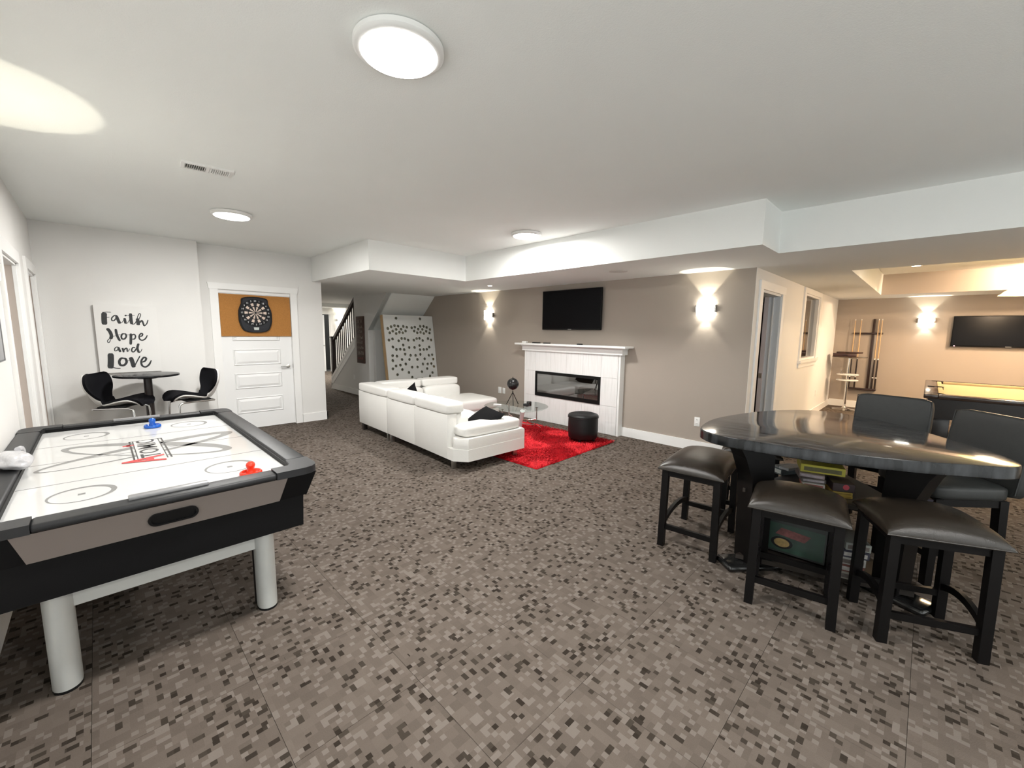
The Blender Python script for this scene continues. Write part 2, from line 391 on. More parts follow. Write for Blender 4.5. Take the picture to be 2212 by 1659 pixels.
# closet door
d1 = thing('door_1', 'white panelled closet door with the dartboard on it', 'door', kind='structure')
DX = XA - .02
G().box(DX - .04, DX, 1.252, 2.178, .012, 2.0).obj('leaf', DOORW, d1, None)
G().box(DX - .06, DX + .012, 1.25, 2.18, 2.003, 2.045).obj('head_jamb', TRIM, d1, None)
def panel(za, zb):
    y0, y1 = 1.385, 2.010; f = .028
    g = G()   # recessed moulding ring and raised field
    vs = [(DX + .001, y0, za), (DX + .001, y1, za), (DX + .001, y1, zb), (DX + .001, y0, zb)]
    vs += [(DX + .012, y, z) for y, z in ((y0 + f * .4, za + f * .4), (y1 - f * .4, za + f * .4), (y1 - f * .4, zb - f * .4), (y0 + f * .4, zb - f * .4))]
    vs += [(DX + .002, y, z) for y, z in ((y0 + f * .8, za + f * .8), (y1 - f * .8, za + f * .8), (y1 - f * .8, zb - f * .8), (y0 + f * .8, zb - f * .8))]
    vs += [(DX + .014, y, z) for y, z in ((y0 + f * 2, za + f * 2), (y1 - f * 2, za + f * 2), (y1 - f * 2, zb - f * 2), (y0 + f * 2, zb - f * 2))]
    fs = [(r * 4 + i, r * 4 + (i + 1) % 4, (r + 1) * 4 + (i + 1) % 4, (r + 1) * 4 + i) for r in range(3) for i in range(4)] + [(12, 13, 14, 15)]
    g.add(vs, fs).obj('panel', DOORW, d1, None)
for za, zb in ((.245, .485), (.615, .848), (.965, 1.205), (1.325, 1.39)): panel(za, zb)
hd = G().lathe([(.03, 0), (.03, .008), (.012, .012), (.012, .05)], 16, M_=Matrix.Translation((DX, 2.107, .928)) @ Matrix.Rotation(pi / 2, 4, 'Y')).obj('lever_handle', STEEL, d1, 40)
G().rbox(DX + .04, DX + .055, 1.99, 2.12, .918, .936, .006).obj('lever', STEEL, hd)
for z in (.25, 1.076, 1.82): G().box(DX - .002, DX + .012, 1.243, 1.256, z - .045, z + .045).obj('hinge', STEEL, d1, None)
G().box(DX + .001, DX + .02, 2.174, 2.186, .90, .96).obj('strike_plate', STEEL, d1, None)
t = thing('trim_4', 'white casing round the closet door', 'door trim', kind='structure')
G().box(XA, XA + .02, 1.152, 1.25, 0, 2.05).obj('casing', TRIM, t, None)
G().box(XA, XA + .02, 2.18, 2.275, 0, 2.05).obj('casing', TRIM, t, None)
G().prism([(1.145, 2.05), (2.283, 2.05), (2.297, 2.135), (1.131, 2.135)], XA, XA + .026, 'x').obj('head_casing', TRIM, t, None)

# fireplace wall
struct(G().box(-8.74, XC - .004, YB, YB + .15, 0, ZS), 'wall_back', 'taupe accent wall behind the fireplace', TAUPE)
struct(G().box(-7.74, -5.0, YB - .016, YB, 0, .13).box(-3.10, XC, YB - .016, YB, 0, .13), 'baseboard_back', 'white baseboard along the taupe fireplace wall', TRIM, 'baseboard')

# pool-room side wall with doorway and glazed opening
WCT = .186
wall_x('wall_right', 'cream side wall of the pool room with a doorway and a window', YB + .0005, YP, XC - WCT, XC, ZS,
       [(5.66, 6.57, 0, 2.03), (8.03, 9.23, 1.10, 2.17)], WALL, 'y')
t = thing('door_2', 'white doorway in the pool room side wall', 'door', kind='structure')
G().box(XC, XC + .02, 5.545, 5.66, 0, 2.04).obj('casing', TRIM, t, None)
G().box(XC, XC + .02, 6.57, 6.69, 0, 2.04).obj('casing', TRIM, t, None)
G().box(XC, XC + .024, 5.53, 6.71, 2.04, 2.14).obj('head_casing', TRIM, t, None)
JG = mat('jamb_grey_white', (0.62, 0.65, 0.68), 0.45, var=0.01)
G().box(XC - .136, XC, 6.55, 6.5695, 0, 2.03).obj('jamb', JG, t, None)
G().box(XC - .085, XC - .072, 6.535, 6.55, 0, 2.03).obj('door_stop', TRIM, t, None)
jb = G().box(XC - WCT, XC - .136, 6.53, 6.5695, 0, 2.03).obj('inner_jamb', mat('jamb_warm_lit', (0.66, 0.58, 0.57), 0.5), t, None)  # warm light on the inner jamb is put into its colour
G().box(XC - .180, XC - .146, 6.526, 6.53, .90, .97).obj('strike_plate', STEEL, jb, None)
G().box(XC - WCT, XC, 5.66, 6.57, 2.012, 2.0295).obj('head_jamb', JG, t, None)
t = thing('window_1', 'interior window with white trim in the pool room side wall', 'window', kind='structure')
G().box(XC, XC + .022, 7.91, 8.03, 1.08, 2.17).obj('casing', TRIM, t, None); G().box(XC, XC + .022, 9.23, 9.34, 1.08, 2.17).obj('casing', TRIM, t, None)
G().box(XC, XC + .022, 7.91, 9.34, 2.17, 2.255).obj('head_casing', TRIM, t, None)
G().box(XC, XC + .05, 7.88, 9.37, 1.055, 1.10).obj('window_sill', TRIM, t, None); G().box(XC, XC + .02, 7.91, 9.34, .98, 1.055).obj('apron', TRIM, t, None)
G().box(XC - .09, XC, 8.03, 8.06, 1.10, 2.17).box(XC - .09, XC, 9.2, 9.23, 1.10, 2.17).box(XC - .09, XC, 8.06, 9.2, 2.14, 2.17).box(XC - .09, XC, 8.06, 9.2, 1.10, 1.13).obj('window_frame', TRIM, t, None)
G().box(XC - .06, XC - .052, 8.06, 9.2, 1.13, 2.14).obj('pane', glass('window_glass', (0.55, 0.52, 0.48), .35), t, None)
struct(G().box(XC - 1.8, XC - 1.7, YB + .2, YP, 0, ZS).box(XC - 1.7, XC - WCT, YP - .1, YP, 0, ZS), 'wall_side_room', 'side room wall behind the window, coloured dark for the dim room', mat('side_room_wall_dimmed', (.10, .09, .08), .8))  # dimness of the side room is put into the wall colour
struct(G().box(XC, XC + .016, 6.69, YP, 0, .12).box(XC, XC + .016, YB - .016, 5.545, 0, .12), 'baseboard_right', 'white baseboard along the pool room side wall', TRIM, 'baseboard')
struct(G().box(XC - .3, 3.4, YP, YP + .15, 0, ZS), 'wall_pool_end', 'taupe end wall of the pool room', TAUPE)
struct(G().box(XC + .016, 3.2, YP - .016, YP, 0, .14), 'baseboard_pool_end', 'white baseboard on the pool room end wall', TRIM, 'baseboard')
struct(G().box(3.2, 3.4, 4.62, YP, 0, ZS), 'wall_pool_right', 'white right wall of the pool room', WALL)

# unseen glazed walls added round openings left to fill the room with light
def glazed(name, label, a0, a1, c, axis, n):
    t = thing(name, label, 'window', kind='structure')
    def bx(nm, u0, u1, z0, z1, m_, w0=-.03, w1=.03):
        (G().box(u0, u1, c + w0, c + w1, z0, z1) if axis == 'x' else G().box(c + w0, c + w1, u0, u1, z0, z1)).obj(nm, m_, t, None)
    bx('sill_rail', a0, a1, 0, .10, TRIM); bx('head_rail', a0, a1, ZC - .10, ZC, TRIM)
    for k in range(n + 1):
        u = a0 + (a1 - a0) * k / n; bx('mullion', u - .03, u + .03, .10, ZC - .10, TRIM)
        if k < n: bx('pane', u + .03, a0 + (a1 - a0) * (k + 1) / n - .03, .10, ZC - .10, glass('daylight_glass', (.98, .98, .98), .05), -.003, .003)
glazed('window_2', 'unseen glazed wall added to the right of the camera for fill light', -1.57, 4.58, 3.33, 'y', 4)
glazed('window_3', 'unseen glazed wall added behind the camera for fill light', -1.33, 3.30, -1.57, 'x', 3)

# stairs and hall
wp = [(-10.83, 0), (-8.738, 0), (-8.738, 1.506), (-7.873, ZS), (-9.41, ZS), (-9.41, 1.24), (-10.83, .20)]
struct(G().prism(wp, YS, YS + .11, 'y'), 'wall_stair', 'white stair wall with the wooden word sign', WALL)
struct(G().box(-8.738, -8.63, YS + .11, YB, 0, 1.506), 'wall_under_stair', 'white end wall in the nook under the stairs', WALL)
struct(G().prism([(-8.738, 1.506), (-8.738, 1.60), (-7.98, ZS), (-7.873, ZS)], YS + .001, YB, 'y'), 'ceiling_stair_slope', 'sloping white underside of the stairs', CEIL, 'ceiling')
struct(G().box(-10.83, -8.738, YS - .016, YS, 0, .13).box(-10.846, -10.83, YS - .016, YS + .11, 0, .13), 'baseboard_stair', 'white baseboard below the stair wall', TRIM, 'baseboard')
struct(G().box(-12.56, -8.74, YB, YB + .15, 0, ZS), 'wall_stair_back', 'white wall behind the stair balusters', WALL)
struct(G().box(-15.35, -15.2, 2.5, 5.15, 0, ZS).box(-15.35, -15.2, 5.97, 8.0, 0, ZS).box(-15.35, -15.2, 5.15, 5.97, 2.05, ZS), 'wall_hall_end', 'white end wall of the hall with a sconce', WALL)
struct(G().box(-15.35, XA - .16, 2.52, 2.66, 0, ZS), 'wall_hall_side', 'white side wall of the hall', WALL)
struct(G().box(-15.35, -12.4, 7.9, 8.0, 0, ZS).box(-12.56, -12.46, YB + .15, 7.9, 0, ZS), 'wall_hall_back', 'white wall at the back of the hall', WALL)
struct(G().box(-16.2, -16.1, 4.8, 6.4, 0, ZS), 'wall_hall_room', 'wall of the room behind the hall door, coloured dark for shade', mat('unlit_room_shade', (.02, .018, .016), .8))  # near-black colour stands in for the darkness of the unlit room
struct(G().box(-12.56, -12.38, 2.66, YB, ZS - .10, ZS), 'trim_5', 'white beam across the hall ceiling', CEIL, 'trim')
t = thing('door_3', 'white door standing ajar at the far end of the hall', 'door', kind='structure')
G().box(-15.2, -15.18, 5.97, 6.08, 0, 2.06).obj('casing', TRIM, t, None); G().box(-15.2, -15.18, 5.05, 5.15, 0, 2.06).obj('casing', TRIM, t, None)
G().box(-15.2, -15.18, 5.03, 6.10, 2.05, 2.16).obj('head_casing', TRIM, t, None)
lf = G().box(0, .04, 0, .70, .01, 2.03).obj('leaf', DOORW, t, None, (-15.33, 5.155, 0), (0, 0, R(13)))
G().rbox(.04, .09, .60, .66, .94, .97, .01).obj('handle', STEEL, lf)

# ================================================================== LIGHT FIXTURES
LEDM = mat('led_diffuser', (0.9, 0.9, 0.9), 0.4, var=0, emit=(1.0, 0.975, 0.94), estr=9.0)
def ceiling_light(x, y, label, energy=CEILING_W):
    t = thing('ceiling_light', label, 'ceiling light', (x, y, ZC), 0, 'flush round ceiling lights')
    G().lathe([(.165, 0), (.178, -.004), (.178, -.022), (.170, -.030), (.152, -.033), (.152, -.028)], 48).obj('rim', PLASTICW, t, 40)
    G().lathe([(.152, -.030), (.148, -.038), (.10, -.043), (1e-6, -.045)], 48).obj('diffuser', LEDM, t, 60)
    light('AREA', 'lamp', t, (0, 0, -.052), energy, (1.0, .985, .955), shape='DISK', size=.29)
    return t
ceiling_light(-1.63, .96, 'large round flush ceiling light nearest the camera')
ceiling_light(-5.03, 1.05, 'round flush ceiling light beyond the vent, in front of the closet door')
ceiling_light(-3.44, 3.64, 'round flush ceiling light next to the bulkhead above the seating area')
ceiling_light(1.75, 1.0, 'round flush ceiling light added out of view to the right of the camera')  # unseen lamp added as fill

SCG = mat('sconce_glass', (0.9, 0.9, 0.88), 0.3, var=0, emit=(1.0, 0.97, 0.86), estr=SCONCE_E)
def sconce(x, y, z, rz, label, energy=8.0, scale=1.0, mt=SCG, upw=1.0, cone=78):
    """local +Y points out of the wall"""
    t = thing('wall_sconce', label, 'wall sconce', (x, y, z), rz, 'half round glass wall sconces')
    G().rbox(-.05, .05, 0, .018, -.055, .055, .004).obj('back_plate', STEEL, t)
    pr = []
    for a in range(13):
        an = pi * a / 12; pr.append((.105 * cos(an), .02 + .085 * sin(an)))
    pi_ = [(p[0] * .95, .02 + (p[1] - .02) * .95) for p in pr]
    g = G(); n = len(pr)
    vs = [(p[0], p[1], zz) for zz in (-.085, .085) for p in pr] + [(p[0], p[1], zz) for zz in (-.085, .085) for p in pi_]
    fs = [(i, i + 1, n + i + 1, n + i) for i in range(n - 1)] + [(2 * n + i + 1, 2 * n + i, 3 * n + i, 3 * n + i + 1) for i in range(n - 1)]
    fs += [(i + 1, i, 2 * n + i, 2 * n + i + 1) for i in range(n - 1)] + [(n + i, n + i + 1, 3 * n + i + 1, 3 * n + i) for i in range(n - 1)]
    fs += [(0, n, 3 * n, 2 * n), (n - 1, 3 * n - 1, 4 * n - 1, 2 * n - 1)]
    g.add(vs, fs).obj('glass_shade', mt, t, 40)
    G().tube([(p[0] * 1.03, .02 + (p[1] - .02) * 1.03, .0) for p in pr], .004, 6).obj('band', STEEL, t)
    for s_ in (-1, 1): G().rbox(s_ * .115 - .008, s_ * .115 + .008, 0, .045, -.045, .045, .003).obj('side_bracket', STEEL, t)
    light('SPOT', 'uplight', t, (0, .075, .06), energy * upw, (1, .93, .74), (pi, 0, 0), spot_size=R(cone), spot_blend=.15, shadow_soft_size=.012)
    light('SPOT', 'downlight', t, (0, .075, -.06), energy * .5, (1, .95, .82), (0, 0, 0), spot_size=R(80), spot_blend=.5, shadow_soft_size=.012)
    return t
sconce(-6.04, YB, 1.815, pi, 'lit wall sconce on the taupe wall left of the TV')
sconce(-2.005, YB, 1.815, pi, 'lit wall sconce on the taupe wall right of the fireplace, near the doorway')
sconce(-.10, YP, 1.815, pi, 'lit wall sconce on the pool room end wall beside the cue rack')
sconce(-15.2, 6.32, 1.85, -pi / 2, 'lit wall sconce on the far hall wall, seen past the stair rail', 12)
sconce(-3.40, YD, 1.82, 0, 'wall sconce on the left wall that throws the oval of light on the ceiling', 8, cone=67)
ld = thing('hall_fill_light', 'ceiling light added further down the hall to brighten it', 'ceiling light', (-13.6, 4.6, ZS))  # lamp added to brighten the hall
G().lathe([(.16, 0), (.16, -.03), (.14, -.04), (1e-6, -.045)], 32).obj('diffuser', LEDM, ld, 40)
light('AREA', 'lamp', ld, (0, 0, -.06), 70, (1, .95, .86), shape='DISK', size=.28)

DLM = mat('downlight_glow', (0.9, 0.9, 0.9), 0.4, var=0, emit=(1.0, 0.86, 0.66), estr=14.0)
def downlight(x, y, z, label, energy, col=(1, .72, .48), on=True, r=.075, aim=None):
    t = thing('recessed_downlight', label, 'downlight', (x, y, z), 0, 'recessed ceiling downlights')
    G().lathe([(r * .72, -.002), (r * .8, -.006), (r, -.005), (r + .004, 0)], 32).obj('trim_ring', PLASTICW, t, 40)
    G().disc(r * .74, -.003, 24).obj('lens', DLM if on else PLASTICW, t, None)
    rot_ = Vector(aim).to_track_quat('-Z', 'Y').to_euler() if aim else (0, 0, 0)
    if on: light('SPOT', 'lamp', t, (0, 0, -.02), energy, col, rot_, spot_size=R(120), spot_blend=.5, shadow_soft_size=.05)
    return t
downlight(-.28, 9.40, 2.63, 'recessed warm downlight at the left end of the pool ceiling recess', POOL_W * .55)
downlight(1.25, 9.95, 2.63, 'recessed warm downlight added out of view close to the taupe face of the pool recess', POOL_W * 2.0, aim=(-.75, .75, -.9))  # unseen lamp added and aimed to brighten the end wall
downlight(1.9, 9.40, 2.63, 'recessed warm downlight added out of view at the right end of the pool ceiling recess', POOL_W * 1.6, aim=(-.5, .9, -1.1))  # second unseen lamp added for the end wall brightness
downlight(-.28, 7.2, 2.63, 'recessed warm downlight near the front of the pool ceiling recess', POOL_W * .3)
downlight(-5.28, 4.72, ZS, 'small recessed downlight in the bulkhead above the left sconce', 4, (1, .95, .85), r=.05)
sp = thing('ceiling_speaker', 'round flush speaker grille in the bulkhead above the TV', 'speaker', (-2.825, 4.66, ZS))
G().lathe([(.115, 0), (.115, -.004), (.108, -.006)], 40).obj('bezel', mat('speaker_bezel', (.6, .585, .56), .5), sp)
G().disc(.108, -.005, 40).obj('grille', mat('speaker_grille', (.52, .50, .47), .7, bump=.6, bscale=900), sp, None)

# ceiling vent
v2 = thing('ceiling_vent', 'slim grey vent in the pool room ceiling recess', 'vent', (.72, 8.0, 2.63))
G().box(-.17, .17, -.06, .06, -.008, 0).obj('frame', PLASTICW, v2, None)
for k in range(5): G().box(-.15, .15, -.045 + k * .02, -.035 + k * .02, -.0095, -.008).obj('slat', mat('vent_slat_grey', (.35, .34, .32), .6), v2, None)
VS = .84
v = thing('ceiling_vent', 'white slotted air vent in the main ceiling', 'vent', (-3.785, .66, ZC), R(-4))
v.scale = (VS, VS, 1)
VD = mat('vent_dark', (.10, .095, .085), .8); G().box(-.075, .075, -.165, .165, -.004, -.001).obj('duct', VD, v, None)
G().box(-.09, -.06, -.18, .18, -.012, 0).obj('frame', PLASTICW, v, None); G().box(.06, .09, -.18, .18, -.012, 0).obj('frame', PLASTICW, v, None)
G().box(-.06, .06, -.18, -.155, -.012, 0).obj('frame', PLASTICW, v, None); G().box(-.06, .06, .155, .18, -.012, 0).obj('frame', PLASTICW, v, None)
G().box(-.06, .06, -.012, .012, -.012, 0).obj('divider', PLASTICW, v, None)
sl = G().box(-.06, .06, -.0008, .0008, -.008, .008).mesh('slat', PLASTICW)
for k in range(20):
    y = (-.150 + k * .0145) if k < 10 else (.020 + (k - 10) * .0145)
    put('slat', sl, v, (0, y, -.011), (R(-38 if k < 10 else 38), 0, 0))

# ================================================================== AIR HOCKEY TABLE
AH_BK = mat('hockey_black_laminate', (.004, .004, .0045), .5, spec=.15, var=.15, bump=.1, bscale=300)
AH_RAIL = mat('hockey_rail_black', (.016, .0165, .018), .42, spec=.35, var=.1, bump=.2, bscale=500)
AH_SIL = mat('hockey_silver_panel', (.19, .163, .148), .45, spec=.25, var=.03)
AH_LEG = mat('hockey_silver_leg', (.56, .575, .56), .38, .25, var=.05, vscale=20)
AH_WH = mat('hockey_playfield', (.60, .60, .595), .08, spec=.5, var=0)
AH_GR = mat('hockey_grey_print', (.23, .23, .225), .2, var=0)
AH_RED = mat('hockey_red_print', (.62, .03, .03), .2, var=0)
AH_INK = mat('hockey_black_print', (.02, .02, .02), .2, var=0)
ah = thing('air_hockey_table', 'black and silver air hockey table with a white playing surface', 'air hockey table', (-3.285, .175, 0))
HX, HY, ZT, ZPF = 1.09, .60, .80, .765
IX, IY = .99, .495
def rail_profile():
    return None
# rails: four with corner blocks
for s_ in (-1, 1):
    G().rbox(-HX + .20, HX - .20, s_ * HY - (.105 if s_ > 0 else 0), s_ * HY + (.105 if s_ < 0 else 0), .764, ZT, .012, 3).obj('side_rail', AH_RAIL, ah)
    G().rbox(s_ * HX - (.10 if s_ > 0 else 0), s_ * HX + (.10 if s_ < 0 else 0), -HY + .20, HY - .20, .764, ZT - .004, .012, 3).obj('end_rail', AH_RAIL, ah)
for sx in (-1, 1):
    for sy in (-1, 1):
        pts = []
        c0 = .07
        pts = [(HX, .3985 + .0), (HX, HY - c0)] + [(HX - c0 + c0 * cos(a), HY - c0 + c0 * sin(a)) for a in (R(30), R(60))] + [(HX - c0, HY), (HX - .1985, HY), (HX - .1985, HY - .105), (HX - .115, HY - .112), (HX - .10, HY - .125), (HX - .10, .3985)]
        pts = [(p[0] * sx, p[1] * sy) for p in pts]
        if sx * sy < 0: pts = pts[::-1]
        G().prism(pts, .764, ZT).obj('corner_rail', AH_RAIL, ah, 30)
G().box(-IX - .02, IX + .02, -IY - .02, IY + .02, .745, ZPF).obj('playfield', AH_WH, ah, None)
# inner rail liners
for s_ in (-1, 1):
    G().box(-IX, IX, s_ * IY - (.004 if s_ > 0 else 0), s_ * IY + (.004 if s_ < 0 else 0), ZPF, ZT - .012).obj('rail_liner', AH_BK, ah, None)
    G().box(s_ * IX - (.004 if s_ > 0 else 0), s_ * IX + (.004 if s_ < 0 else 0), -IY, IY, ZPF, ZT - .014).obj('rail_liner', AH_BK, ah, None)
    G().rbox(s_ * (HX - .075) - .02, s_ * (HX - .075) + .02, -.135, .135, ZT - .006, ZT + .010, .004).obj('goal_bar', mat('goal_bar_grey', (.22, .22, .225), .35), ah)
# cabinet: tapered upper apron, lower body
def taper(x0, y0, x1, y1, z0, z1):
    vs = [(-x0, -y0, z0), (x0, -y0, z0), (x0, y0, z0), (-x0, y0, z0), (-x1, -y1, z1), (x1, -y1, z1), (x1, y1, z1), (-x1, y1, z1)]
    return vs, [(3, 2, 1, 0), (4, 5, 6, 7), (0, 1, 5, 4), (1, 2, 6, 5), (2, 3, 7, 6), (3, 0, 4, 7)]
G().add(*taper(1.040, .545, 1.070, .588, .640, .7645)).obj('upper_cabinet', AH_BK, ah, None)
G().add(*taper(1.030, .525, 1.035, .53, .475, .641)).obj('lower_cabinet', AH_BK, ah, None)
for s_ in (-1, 1):   # silver end panels, leaning like the apron, with the puck return
    fx = lambda z: s_ * (1.045 + .03 * (z - .645) / .09 * 1.0 + .012)
    P = [(-.452, .762), (-.421, .642), (.413, .642), (.448, .762)]
    e0 = G(); e0.add([(s_ * (1.080 if z > .7 else 1.050), y, z) for y, z in P] + [(s_ * (1.055 if z > .7 else 1.025), y, z) for y, z in P],
                    [(0, 1, 2, 3), (7, 6, 5, 4), (0, 4, 5, 1), (1, 5, 6, 2), (2, 6, 7, 3), (3, 7, 4, 0)])
    e0.obj('end_panel', AH_SIL, ah, None)
    ring = [(.055 * 1.0 * cos(a), .0) for a in (0,)]
    st = []
    for k in range(24):
        a = 2 * pi * k / 24; st.append((.055 * (1 if cos(a) >= 0 else -1) + .030 * cos(a), 0.702 + .030 * sin(a)))
    st_i = [(y * .90, 0.702 + (z - 0.702) * .78) for y, z in st]
    lean = lambda z: 1.050 + .030 * (z - .642) / .120
    n = len(st); vs = []
    for off, ring in ((.003, st), (.010, st), (.010, st_i), (.0025, st_i)):
        vs += [(s_ * (lean(z) + off), y, z) for y, z in ring]
    fs = [(r * n + i, r * n + (i + 1) % n, (r + 1) * n + (i + 1) % n, (r + 1) * n + i) for r in range(3) for i in range(n)] + [tuple(range(3 * n, 4 * n))]
    G().add(vs, fs).obj('puck_return', BLACK, ah, 30)
# legs: silver half round boards in front of black ones, silver stretcher between
HLW = .046
def ah_leg(sx, sy):
    x, y = sx * .86, sy * .375
    lg = G(); n = 10
    prof = [(HLW * sin(-pi / 2 + pi * i / n), .055 * cos(-pi / 2 + pi * i / n)) for i in range(n + 1)]
    pts = [(x + sx * p[1], y + p[0]) for p in prof] + [(x - sx * .02, y + HLW), (x - sx * .02, y - HLW)]
    lg.prism(pts, .012, .476).obj('leg', AH_LEG, ah, 50)
    G().box(min(x - sx * .02, x - sx * .09), max(x - sx * .02, x - sx * .09), y - .04, y + .04, .0, .476).obj('leg_back', AH_BK, ah, None)
    G().prism([(p[0], p[1]) for p in pts], 0, .012).obj('foot', BLACK, ah)
for sx in (-1, 1):
    for sy in (-1, 1): ah_leg(sx, sy)
    G().box(min(sx * .83, sx * .87), max(sx * .83, sx * .87), -.335, .335, .345, .455).obj('leg_stretcher', AH_LEG, ah, None)
# printed markings
zp = ZPF + .0006
PL = lambda a, b, o: (a, b, o)
for x in (-.455, 0, .455):
    G().box(x - .0035, x + .0035, -IY + .006, IY - .006, ZPF, zp).obj('line_marking', AH_GR, ah, None)
def ring(cx, cy, rx, ry, w0, w1, ang, name, col, a0=0, a1=2 * pi, ph=0.0, n=64):
    vs = []; fs = []
    for i in range(n + 1):
        a = a0 + (a1 - a0) * i / n; w = w0 + (w1 - w0) * (.5 + .5 * cos(a - ph))
        for r in (-.5, .5):
            px, py = (rx + r * w) * cos(a), (ry + r * w) * sin(a)
            vs.append((cx + px * cos(ang) - py * sin(ang), cy + px * sin(ang) + py * cos(ang), zp + (.0002 if name != 'circle_marking' else 0)))
    for i in range(n): fs.append((2 * i, 2 * i + 1, 2 * i + 3, 2 * i + 2))
    G().add(vs, fs).obj(name, col, ah, None)
for cx in (-.695, .695):
    for cy in (-.277, .277):
        ring(cx, cy, .105, .105, .006, .022, 0, 'circle_marking', AH_GR, ph=pi * .75)
        G().box(cx - .012, cx + .012, cy - .012, cy + .012, ZPF, zp).obj('spot_marking', AH_GR, ah, None)
    ring(math.copysign(.985, cx), 0, .10, .15, .005, .005, 0, 'circle_marking', AH_GR, a0=(pi / 2 if cx > 0 else -pi / 2), a1=(pi * 1.5 if cx > 0 else pi / 2))
ring(-.02, -.01, .47, .125, .012, .080, R(47), 'orbit_marking', AH_GR, ph=pi * .5)
ring(-.02, -.01, .47, .115, .012, .080, R(-68), 'orbit_marking', AH_GR, ph=pi * 1.15)
# lettering: reads away from the near end, tops of the letters towards the left wall
lm = Matrix.Translation((-.03, -.028, zp + .0012)) @ Matrix.Rotation(pi, 4, 'Z')
lg = G()
for a, b, c, d in ((-.30, .27, -.083, -.075), (-.30, .27, -.066, -.061), (-.30, .27, .058, .063), (-.30, .27, .074, .082), (-.30, -.292, -.083, .082)):
    lg.box(a, b, c, d, zp + .0003, zp + .0008)
lg.obj('logo_outline', AH_INK, ah, None)
G().box(-.292, .22, -.061, .058, zp + .0002, zp + .0006).obj('logo_ground', AH_WH, ah, None)
o = put('logo_lettering', text_mesh('TOMIC', .125, AH_INK, .0002, 'CENTER', .001), ah, (-.055, .0, zp + .0012), (0, 0, pi)); o.scale = (1.28, 1.0, 1)
o = put('logo_initial', text_mesh('A', .25, AH_RED, .0003, 'CENTER', .006), ah, (.245, -.03, zp + .0016), (0, 0, pi)); o.scale = (.80, 1, 1)
G().box(-.20, -.178, -.115, -.062, zp, zp + .001).box(-.212, -.166, -.098, -.08, zp, zp + .001).obj('logo_cross', AH_RED, ah, None)

def striker(x, y, col, name_l):
    m_ = mat('striker_' + col[0], col[1], .18, spec=.6, var=0)
    t = thing('striker', name_l, 'striker', (x, y, ZPF + .001), 0, 'air hockey strikers')
    G().lathe([(.046, 0), (.050, .004), (.050, .016), (.046, .021), (.040, .021), (.036, .012), (.022, .012)], 28).obj('base', m_, t, 40)
    G().lathe([(.022, .010), (.019, .022), (.0165, .035), (.019, .044), (.021, .052), (.018, .062), (.009, .069), (1e-6, .071)], 24).obj('knob', m_, t, 60)
striker(-2.365, .50, ('red', (.72, .035, .012)), 'red air hockey striker at the near end of the table')
striker(-4.02, .243, ('blue', (.004, .10, .50)), 'blue air hockey striker at the far goal')

# plastic bag on the left rail
BAG = mat('clear_plastic_bag', (.50, .50, .52), .25, spec=.7, var=.1, vscale=25, bump=.8, bscale=40)
bg = thing('plastic_bag', 'crumpled white plastic bag lying on the left rail', 'plastic bag', (-3.17, -.345, ZT + .001), R(15))
bm = bmesh.new(); bmesh.ops.create_icosphere(bm, subdivisions=4, radius=1)
rn = random.Random(3); dirs = [(Vector((rn.gauss(0, 1), rn.gauss(0, 1), rn.gauss(0, 1))).normalized(), rn.uniform(.5, 1)) for _ in range(26)]
for vv in bm.verts:
    n_ = vv.co.normalized(); f_ = 1 - .22 * max(0, max(w_ * max(0, n_.dot(d_)) ** 14 for d_, w_ in dirs))
    vv.co = Vector((n_.x * .135 * f_, n_.y * .07 * f_, max(0.0, n_.z * .05 * f_ + .035)))
bme = bpy.data.meshes.new('bag_body'); bm.to_mesh(bme); bm.free(); bme.materials.append(BAG); bme.shade_smooth()
put('bag_body', bme, bg)
G().tube(smooth_path([(-.06, .03, .075), (-.10, .05, .07), (-.15, .06, .03), (-.17, .055, .006)], 5), [.012] * 10 + [.009] * 5 + [.006], 8).obj('bag_tail', BAG, bg)

# ================================================================== LEFT WALL + LETTERING CANVAS
pc = thing('framed_picture', 'grey picture hanging on the left wall at the edge of the photo', 'picture', (-3.76, YD, 1.65))
G().rbox(-.135, .135, 0, .03, -.35, .35, .004).obj('canvas', mat('picture_grey', (.36, .37, .38), .6, var=.25, vscale=4), pc)
G().box(-.14, -.135, 0, .034, -.355, .355).box(.135, .14, 0, .034, -.355, .355).box(-.135, .135, 0, .034, .35, .355).box(-.135, .135, 0, .034, -.355, -.35).obj('frame', mat('picture_edge', (.18, .18, .18), .5), pc, None)

